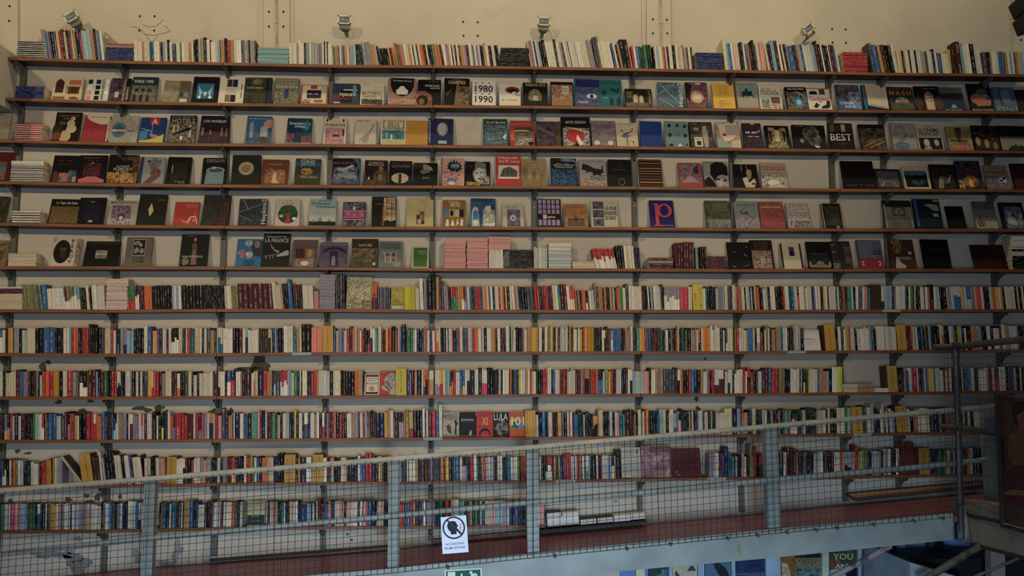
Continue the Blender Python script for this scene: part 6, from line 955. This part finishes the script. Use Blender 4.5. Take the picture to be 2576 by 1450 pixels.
def plpoly(g, pts, o0, o1, **k):
    F = [pl(x, y, o0) for x, y in pts]; B = [f+nrm*(o1-o0) for f in F]
    if (F[1]-F[0]).cross(F[2]-F[1]).dot(nrm) < 0: F.reverse(); B.reverse()
    g.poly(F, **k)
    for i in range(len(F)): j = (i+1) % len(F); g.poly([F[i], B[i], B[j], F[j]], **k)
g = G(); plpoly(g, [(2398, 1254), (2414, 1256), (2420, 1364), (2402, 1358)], .0, -.14); plpoly(g, [(2424, 1256), (2700, 1312), (2700, 1352), (2440, 1298)], -.012, -.12); pr4(g.build('upper_kerb', [OLDP]))
g = G(); plpoly(g, [(2437, 1300), (2700, 1358), (2700, 1438), (2448, 1369)], -.02, -.16); pr4(g.build('edge_beam', [OLDP]))
g = G(); plpoly(g, [(2432, 1292), (2700, 1348), (2700, 1358), (2434, 1301)], -.005, -.16); plpoly(g, [(2440, 1366), (2700, 1434), (2700, 1444), (2444, 1374)], -.005, -.16); pr4(g.build('rusted_flange', [noisy('rusted_flange', hx('3c2a1c'), hx('261b14'), 7, .8)]))
# landing floor
g = G(); a, b = pl(2430, 1262, -.12), pl(2700, 1315, -.12); c, d = Vector((b.x, W-.9, b.z)), Vector((a.x+.02, W-.9, a.z))
z = a.z; g.poly([(a.x, a.y, z), (b.x, b.y, z), (c.x+.3, W-.9, z), (a.x, W-.9, z)]); pr4(g.build('landing_floor', [noisy('black_floor', hx('1c1a19'), hx('121110'), 5)]))
tag(ld, 'rust streaked cream steel landing edge at the head of the walkway', 'landing')
# framed painting fixed on the landing railing
pt = empty('framed_painting', pl(2516, 1322, .06)); PT = pt.location.copy()
def pr5(o, p=None): return keep(o, p or pt)
g = G(); plpoly(g, [(2500, 988), (2760, 1045), (2760, 1395), (2516, 1326)], .045, .03); plpoly(g, [(2500, 988), (2505, 989), (2521, 1326), (2516, 1326)], .065, .03); plpoly(g, [(2500, 988), (2760, 1045), (2760, 1051), (2500, 994)], .065, .03); plpoly(g, [(2515, 1320), (2760, 1386), (2760, 1395), (2516, 1327)], .065, .03)
pr5(g.build('frame', [noisy('dark_frame', hx('2c1f16'), hx('1c1410'), 8, .5)]))
g = G(); plpoly(g, [(2505, 993), (2507.5, 994), (2521.5, 1319), (2519, 1319)], .055, .045); plpoly(g, [(2519, 1314), (2760, 1380), (2760, 1384), (2519, 1318)], .055, .045); pr5(g.build('gilt_slip', [noisy('dull_gilt', hx('8a7a4c'), hx('6a5c38'), 8, .5)]))
g = G()
def ptpoly(pts, c, c2, sc, e, seed=.3):
    q = [pl(x, y, .046+e) for x, y in pts]
    if (q[1]-q[0]).cross(q[2]-q[1]).dot(nrm) < 0: q.reverse(); pts = pts[::-1]
    g.poly(q, col=hx(c), col2=hx(c2), mat=1, sc=sc, seed=seed, uv=[(x/60, y/60) for x, y in pts])
ptpoly([(2506, 994), (2760, 1050), (2760, 1382), (2521, 1318)], '3c2e20', '2a2018', 1.5, .001)
ptpoly([(2545, 1026), (2560, 1012), (2580, 1008), (2600, 1016), (2606, 1040), (2600, 1064), (2560, 1070), (2550, 1062), (2546, 1044)], '14110e', '1e1914', 3, .002)
ptpoly([(2556, 1048), (2572, 1036), (2598, 1040), (2602, 1066), (2588, 1080), (2564, 1074)], '5c4030', '4a3226', 3, .003)
ptpoly([(2534, 1100), (2552, 1078), (2572, 1074), (2600, 1082), (2640, 1100), (2640, 1180), (2580, 1190), (2550, 1170), (2536, 1140)], '5a3c30', '43291f', 3, .0025)
ptpoly([(2526, 1190), (2560, 1170), (2640, 1190), (2640, 1290), (2540, 1270), (2522, 1240)], '3f1c22', '2e1318', 2, .003)
ptpoly([(2524, 1238), (2550, 1232), (2600, 1240), (2600, 1248), (2530, 1246)], '6c5434', '4a3626', 6, .004)
ptpoly([(2514, 1110), (2522, 1100), (2530, 1180), (2526, 1240), (2518, 1200)], '241c16', '18130f', 2, .002)
cv = pr5(g.build('canvas'))
tag(pt, 'dark framed painting of a black haired woman in red, hanging on the landing railing', 'painting')
# ------------------------------------------------------------------ notices
g = G(); gt = G(); Yn = YR-.028
zz = lambda x, y, e=0: at(1090+x/9.06, 1290+y/9.06, Yn-e)
wpts = [(165, 112), (748, 62), (805, 903), (212, 950)]
no = empty('notice', zz(212, 950)); NO = no.location.copy()
def pr6(o, p=None, r=no, L=None): return keep(o, p or r)
def quad(g, pts, e, c): 
    q = [zz(x, y, e) for x, y in pts]; s = sum(q[i].x*q[(i+1) % len(q)].z-q[(i+1) % len(q)].x*q[i].z for i in range(len(q)))
    g.poly(q if s > 0 else q[::-1], col=hx(c))
quad(g, wpts, 0, 'd4d8e2'); b_ = [zz(x, y, -.002) for x, y in wpts]; g.poly(b_ if False else b_, col=hx('d4d8e2')); pp = pr6(g.build('sheet'))
g = G(); n = 40
for i in range(n):
    a, b = 2*math.pi*i/n, 2*math.pi*(i+1)/n; f = lambda t, r: (467+r*math.cos(t), 350+r*math.sin(t)); quad(g, [f(a, 222), f(b, 222), f(b, 258), f(a, 258)], .0008, '14202c')
quad(g, [(295, 185), (330, 165), (655, 470), (620, 505)], .0012, '14262c')
hd = [(335, 240), (380, 205), (440, 195), (500, 205), (530, 240), (540, 280), (568, 300), (545, 330), (540, 368), (572, 375), (570, 405), (525, 435), (535, 492), (400, 505), (400, 450), (350, 400), (318, 340), (318, 280)]
for i in range(len(hd)): a, b = hd[i], hd[(i+1) % len(hd)]; quad(g, [(440, 340), a, b], .0006, '0c0d10')
for (a, b), (c, d) in (((590, 315), (642, 250)), ((600, 342), (655, 330)), ((592, 355), (652, 412))):
    v = Vector((c-a, d-b)).normalized(); m = (-v.y*6, v.x*6); quad(g, [(a-m[0], b-m[1]), (c-m[0], d-m[1]), (c+m[0], d+m[1]), (a+m[0], b+m[1])], .0008, '2a2e34')
pr6(g.build('no_shouting_pictogram'), pp)
g = G(); sl = -50/583
for s, cx, cy, h, w in (('NO SHOUTING', 490, 713, 50, 415), ('FROM UPSTAIRS', 497, 805, 52, 470)):
    put_text(g, s, 0, 0, h, w, lambda u, v: zz(cx+u, cy-v+sl*u, .0008), hx('3c424c'))
pr6(g.build('lettering'), pp)
tag(no, 'white notice sheet with a crossed out shouting head, tied to the mesh', 'notice')
g = G(); Ye = YR-.04; zz2 = lambda x, y, e=0: at(1090+x/9.06, 1290+y/9.06, Ye-e)
ex = empty('exit_sign', zz2(258, 1900)); EX = ex.location.copy()
def quad2(g, pts, e, c):
    q = [zz2(x, y, e) for x, y in pts]; s = sum(q[i].x*q[(i+1) % len(q)].z-q[(i+1) % len(q)].x*q[i].z for i in range(len(q)))
    g.poly(q if s > 0 else q[::-1], col=hx(c))
quad2(g, [(258, 1315), (1105, 1268), (1118, 1720), (268, 1768)], 0, 'b9ccb4'); pl_ = pr6(g.build('plate'), r=ex, L=EX)
g = G(); quad2(g, [(290, 1345), (1073, 1300), (1086, 1694), (300, 1740)], .0008, '0f4a38'); quad2(g, [(328, 1362), (500, 1352), (508, 1700), (336, 1710)], .0014, 'b9ccb4'); quad2(g, [(625, 1395), (668, 1393), (676, 1640), (632, 1643)], .0014, 'b9ccb4')
c = [(858+37*math.cos(t), 1370+37*math.sin(t)) for t in [i*math.pi/8 for i in range(16)]]; quad2(g, c, .0014, 'b9ccb4')
quad2(g, [(850, 1420), (900, 1392), (985, 1388), (1015, 1440), (990, 1460), (960, 1425), (930, 1520), (880, 1520)], .0014, 'b9ccb4'); quad2(g, [(880, 1520), (930, 1520), (1000, 1640), (960, 1650)], .0014, 'b9ccb4'); quad2(g, [(880, 1520), (925, 1520), (840, 1640), (770, 1650), (770, 1620), (830, 1610)], .0014, 'b9ccb4')
pr6(g.build('running_man_pictogram'), pl_, L=EX)
tag(ex, 'green emergency exit sign fixed on the walkway edge beam under the notice', 'sign')
# ------------------------------------------------------------------ what shows under the walkway
def panel(name, pts, y, c, c2, sc, lab, cat, grp=None, arts=None):
    o = empty(name, at(*pts[-1], y)); L = o.location.copy(); g = G()
    F = [at(a, b, y) for a, b in pts]
    g.poly(F[::-1] if (F[1]-F[0]).cross(F[2]-F[1]).y > 0 else F, col=hx(c), col2=hx(c2), mat=1, sc=sc, seed=.2, uv=[(a/60, b/60) for a, b in pts]); B = [Vector((p.x, y+.02, p.z)) for p in F]
    for i in range(len(F)): j = (i+1) % len(F); g.poly([F[i], B[i], B[j], F[j]], col=hx(c))
    s = g.build('sheet', parent=o); keep(s, s.parent)
    if arts:
        g = G()
        for k, (q, cc, dd, s2) in enumerate(arts):
            Q = [at(a, b, y-.002-.001*k) for a, b in q]; g.poly(Q[::-1] if (Q[1]-Q[0]).cross(Q[2]-Q[1]).y > 0 else Q, col=hx(cc), col2=hx(dd), mat=1, sc=s2, seed=.1*k, uv=[(a/60, b/60) for a, b in q])
        a_ = g.build('printed_picture', parent=s); keep(a_, a_.parent)
    return tag(o, lab, cat, grp)
YP = W-.05; T0, B0 = 1330, 1490
def rect(x0, x1): return [(x0, T0), (x1, T0), (x1+3, B0), (x0+3, B0)]
gp = 'posters under the walkway'
panel('poster', rect(1598, 1620), YP, 'b4b890', 'a8ac88', 2, 'pale yellow poster strip under the walkway beam', 'poster', gp)
panel('poster', rect(1630, 1680), YP, '1c2422', '2c3834', 3, 'dark poster with a small green face under the walkway', 'poster', gp, [([(1652, 1446), (1664, 1444), (1664, 1470), (1652, 1470)], '1f6a4c', '184c38', 3), ([(1664, 1434), (1678, 1432), (1678, 1460), (1664, 1460)], '54707c', '2c3834', 5)])
panel('poster', rect(1690, 1753), YP, 'a89e80', '9c9274', 1.5, 'cream poster with a small dark statuette under the walkway', 'poster', gp, [([(1736, 1425), (1744, 1424), (1752, 1437), (1728, 1438)], '3c4444', '2c3434', 3), ([(1698, 1440), (1702, 1438), (1710, 1450), (1712, 1470), (1702, 1470)], '2c3a36', '1c2624', 3)])
panel('poster', rect(1772, 1838), YP, '4a5f70', '425668', 1.5, 'slate blue poster with a dark spiny beast under the walkway', 'poster', gp, [([(1794, 1420), (1808, 1416), (1826, 1430), (1836, 1452), (1830, 1470), (1806, 1444)], '101418', '1a2024', 4)])
panel('poster', rect(1849, 1924), YP, '14203a', '23304c', 2.5, 'dark navy poster of a night city under the walkway', 'poster', gp, [([(1850, 1444), (1924, 1440), (1924, 1470), (1850, 1470)], '1c2a44', '4c5c70', 6)])
panel('poster', rect(1963, 1999), YP, '7a4c18', '5c3a18', 1.5, 'golden brown poster with a pale figure under the walkway', 'poster', gp, [([(1966, 1416), (1982, 1420), (1990, 1450), (1984, 1470), (1968, 1470)], 'a8987c', '7c5c38', 4)])
panel('poster', rect(2001, 2066), YP, '8a8458', '6c6a48', 2, 'mustard and black poster of a crowd under dripping streaks', 'poster', gp, [([(2001, 1380), (2066, 1378), (2066, 1404), (2001, 1404)], '17170f', '2c2c20', 3), ([(2001, 1404), (2066, 1404), (2066, 1432), (2001, 1432)], '2c3024', '8a8458', 9), ([(2001, 1432), (2066, 1430), (2066, 1480), (2001, 1480)], '5c7470', '1c2420', 5)])
pp_ = panel('poster', rect(2086, 2156), YP, '3c4438', '262e28', 2, 'dark poster lettered in pale yellow beside the slanting brace', 'poster', gp, [([(2088, 1405), (2112, 1408), (2118, 1430), (2090, 1436)], '5c2a24', '7c4438', 3), ([(2088, 1436), (2126, 1428), (2130, 1480), (2088, 1480)], '5c8484', '8aa49c', 3), ([(2128, 1436), (2157, 1430), (2157, 1480), (2128, 1480)], '14161a', '0c0d10', 3)])
g = G(); f1 = lambda u, v: at(2121+u, 1401-v, YP-.012); f2 = lambda u, v: at(2118+u, 1425-v, YP-.012)
put_text(g, 'YOU', 0, 0, 15, 50, f1, hx('a8a468')); g2 = G(); put_text(g2, 'ARE', 0, 0, 10, 34, f2, hx('b4b08c')); t2_ = g2.build('small_lettering', parent=pp_); keep(t2_, pp_); t_ = g.build('lettering', parent=pp_); keep(t_, t_.parent)
panel('red_panel', rect(2173, 2257), YP, '3a1214', '2c0e10', 1.2, 'dark red panel between the posters and the landing brace', 'panel')
FRM = noisy('pale_blue_frames', hx('8a9ca8'), hx('74868f'), 4)
for i, (a, b, c) in enumerate([(1681, 1689, FRM), (1754, 1770, FRM), (1839, 1848, FRM), (1925, 1962, FRM), (2067, 2084, noisy('pale_yellow_frame', hx('b4b898'), hx('9ca084'), 5)), (2158, 2172, FRM), (2258, 2276, FRM), (2336, 2372, noisy('dark_blue_column', hx('23344c'), hx('1b2839'), 4))]):
    g = G(); wpoly(g, rect(a, b), YP-.03, YP+.03); tag(g.build('trim_%d' % (10+i), [c]), kind='structure')
g = G(); wpoly(g, [(1560, 1325), (2640, 1325), (2640, 1720), (1560, 1720)], W-.02, W-.001); tag(g.build('wall_lower', [noisy('blue_lower_wall', hx('5c7fa8'), hx('4c6c94'), 2)]), kind='structure')
o = empty('counter', at(2330, 1460, W-.5)); L = o.location.copy()
g = G(); wpoly(g, [(2290, 1416), (2440, 1462), (2440, 1600), (2286, 1600)], W-.9, W-.2); q = g.build('front_panel', [noisy('pale_grey_counter', hx('8a9598'), hx('747f83'), 4)], o); keep(q, q.parent)
g = G(); wpoly(g, [(2288, 1409), (2560, 1404), (2640, 1420), (2640, 1560), (2440, 1463), (2290, 1415)], W-.55, W-.15); q = g.build('black_top', [BLK], o); keep(q, q.parent)
tag(o, 'pale grey counter with a black top down below the landing', 'counter')
o = empty('wall_lamp', at(2385, 1400, W-.15)); L = o.location.copy()
g = G(); wpoly(g, [(2376, 1369), (2402, 1390), (2396, 1413), (2368, 1402)], W-.22, W-.08); q = g.build('lamp_housing', [BLK], o); keep(q, q.parent)
g = G(); wpoly(g, [(2368, 1402), (2396, 1411), (2395, 1414), (2368, 1405)], W-.24, W-.2); q = g.build('diffuser', [noisy('pale_diffuser', hx('a8b4bc'), hx('98a4ac'), 4)], o); keep(q, q.parent)
tag(o, 'small black wedge shaped wall lamp with a pale lower rim below the landing', 'wall lamp')
for a, b, r, c1, c2, lab, dY in (((2060, 1470), (2240, 1374), .022, '8a7c78', '4c4440', 'chipped pinkish grey brace slanting up to the walkway beam', YR+.05), ((2320, 1462), (2466, 1374), .026, '4c4638', '2c2822', 'dark peeling pole slanting up to the landing beam', YR-.25), ((2430, 1462), (2640, 1372), .011, '54544f', '3c3c38', 'thin grey rod slanting below the landing', YR-.5)):
    g = G(); A, B = at(*a, dY), at(*b, dY); m = A.copy(); g.tube([A-m, (A+B)/2-m, B-m], r, 12); o = smooth4(g.build('diagonal_brace', [noisy('peeling_paint', hx(c1), hx(c2), 12, .6, 6, lo=.5, hi=.6)], loc=m)); tag(o, lab, 'brace')
g = G(); wpoly(g, [(2492, 1380), (2528, 1392), (2532, 1600), (2496, 1600)], W-.75, W-.68); tag(g.build('support_post', [OLDP]), 'dull beige support post standing below the landing', 'post')
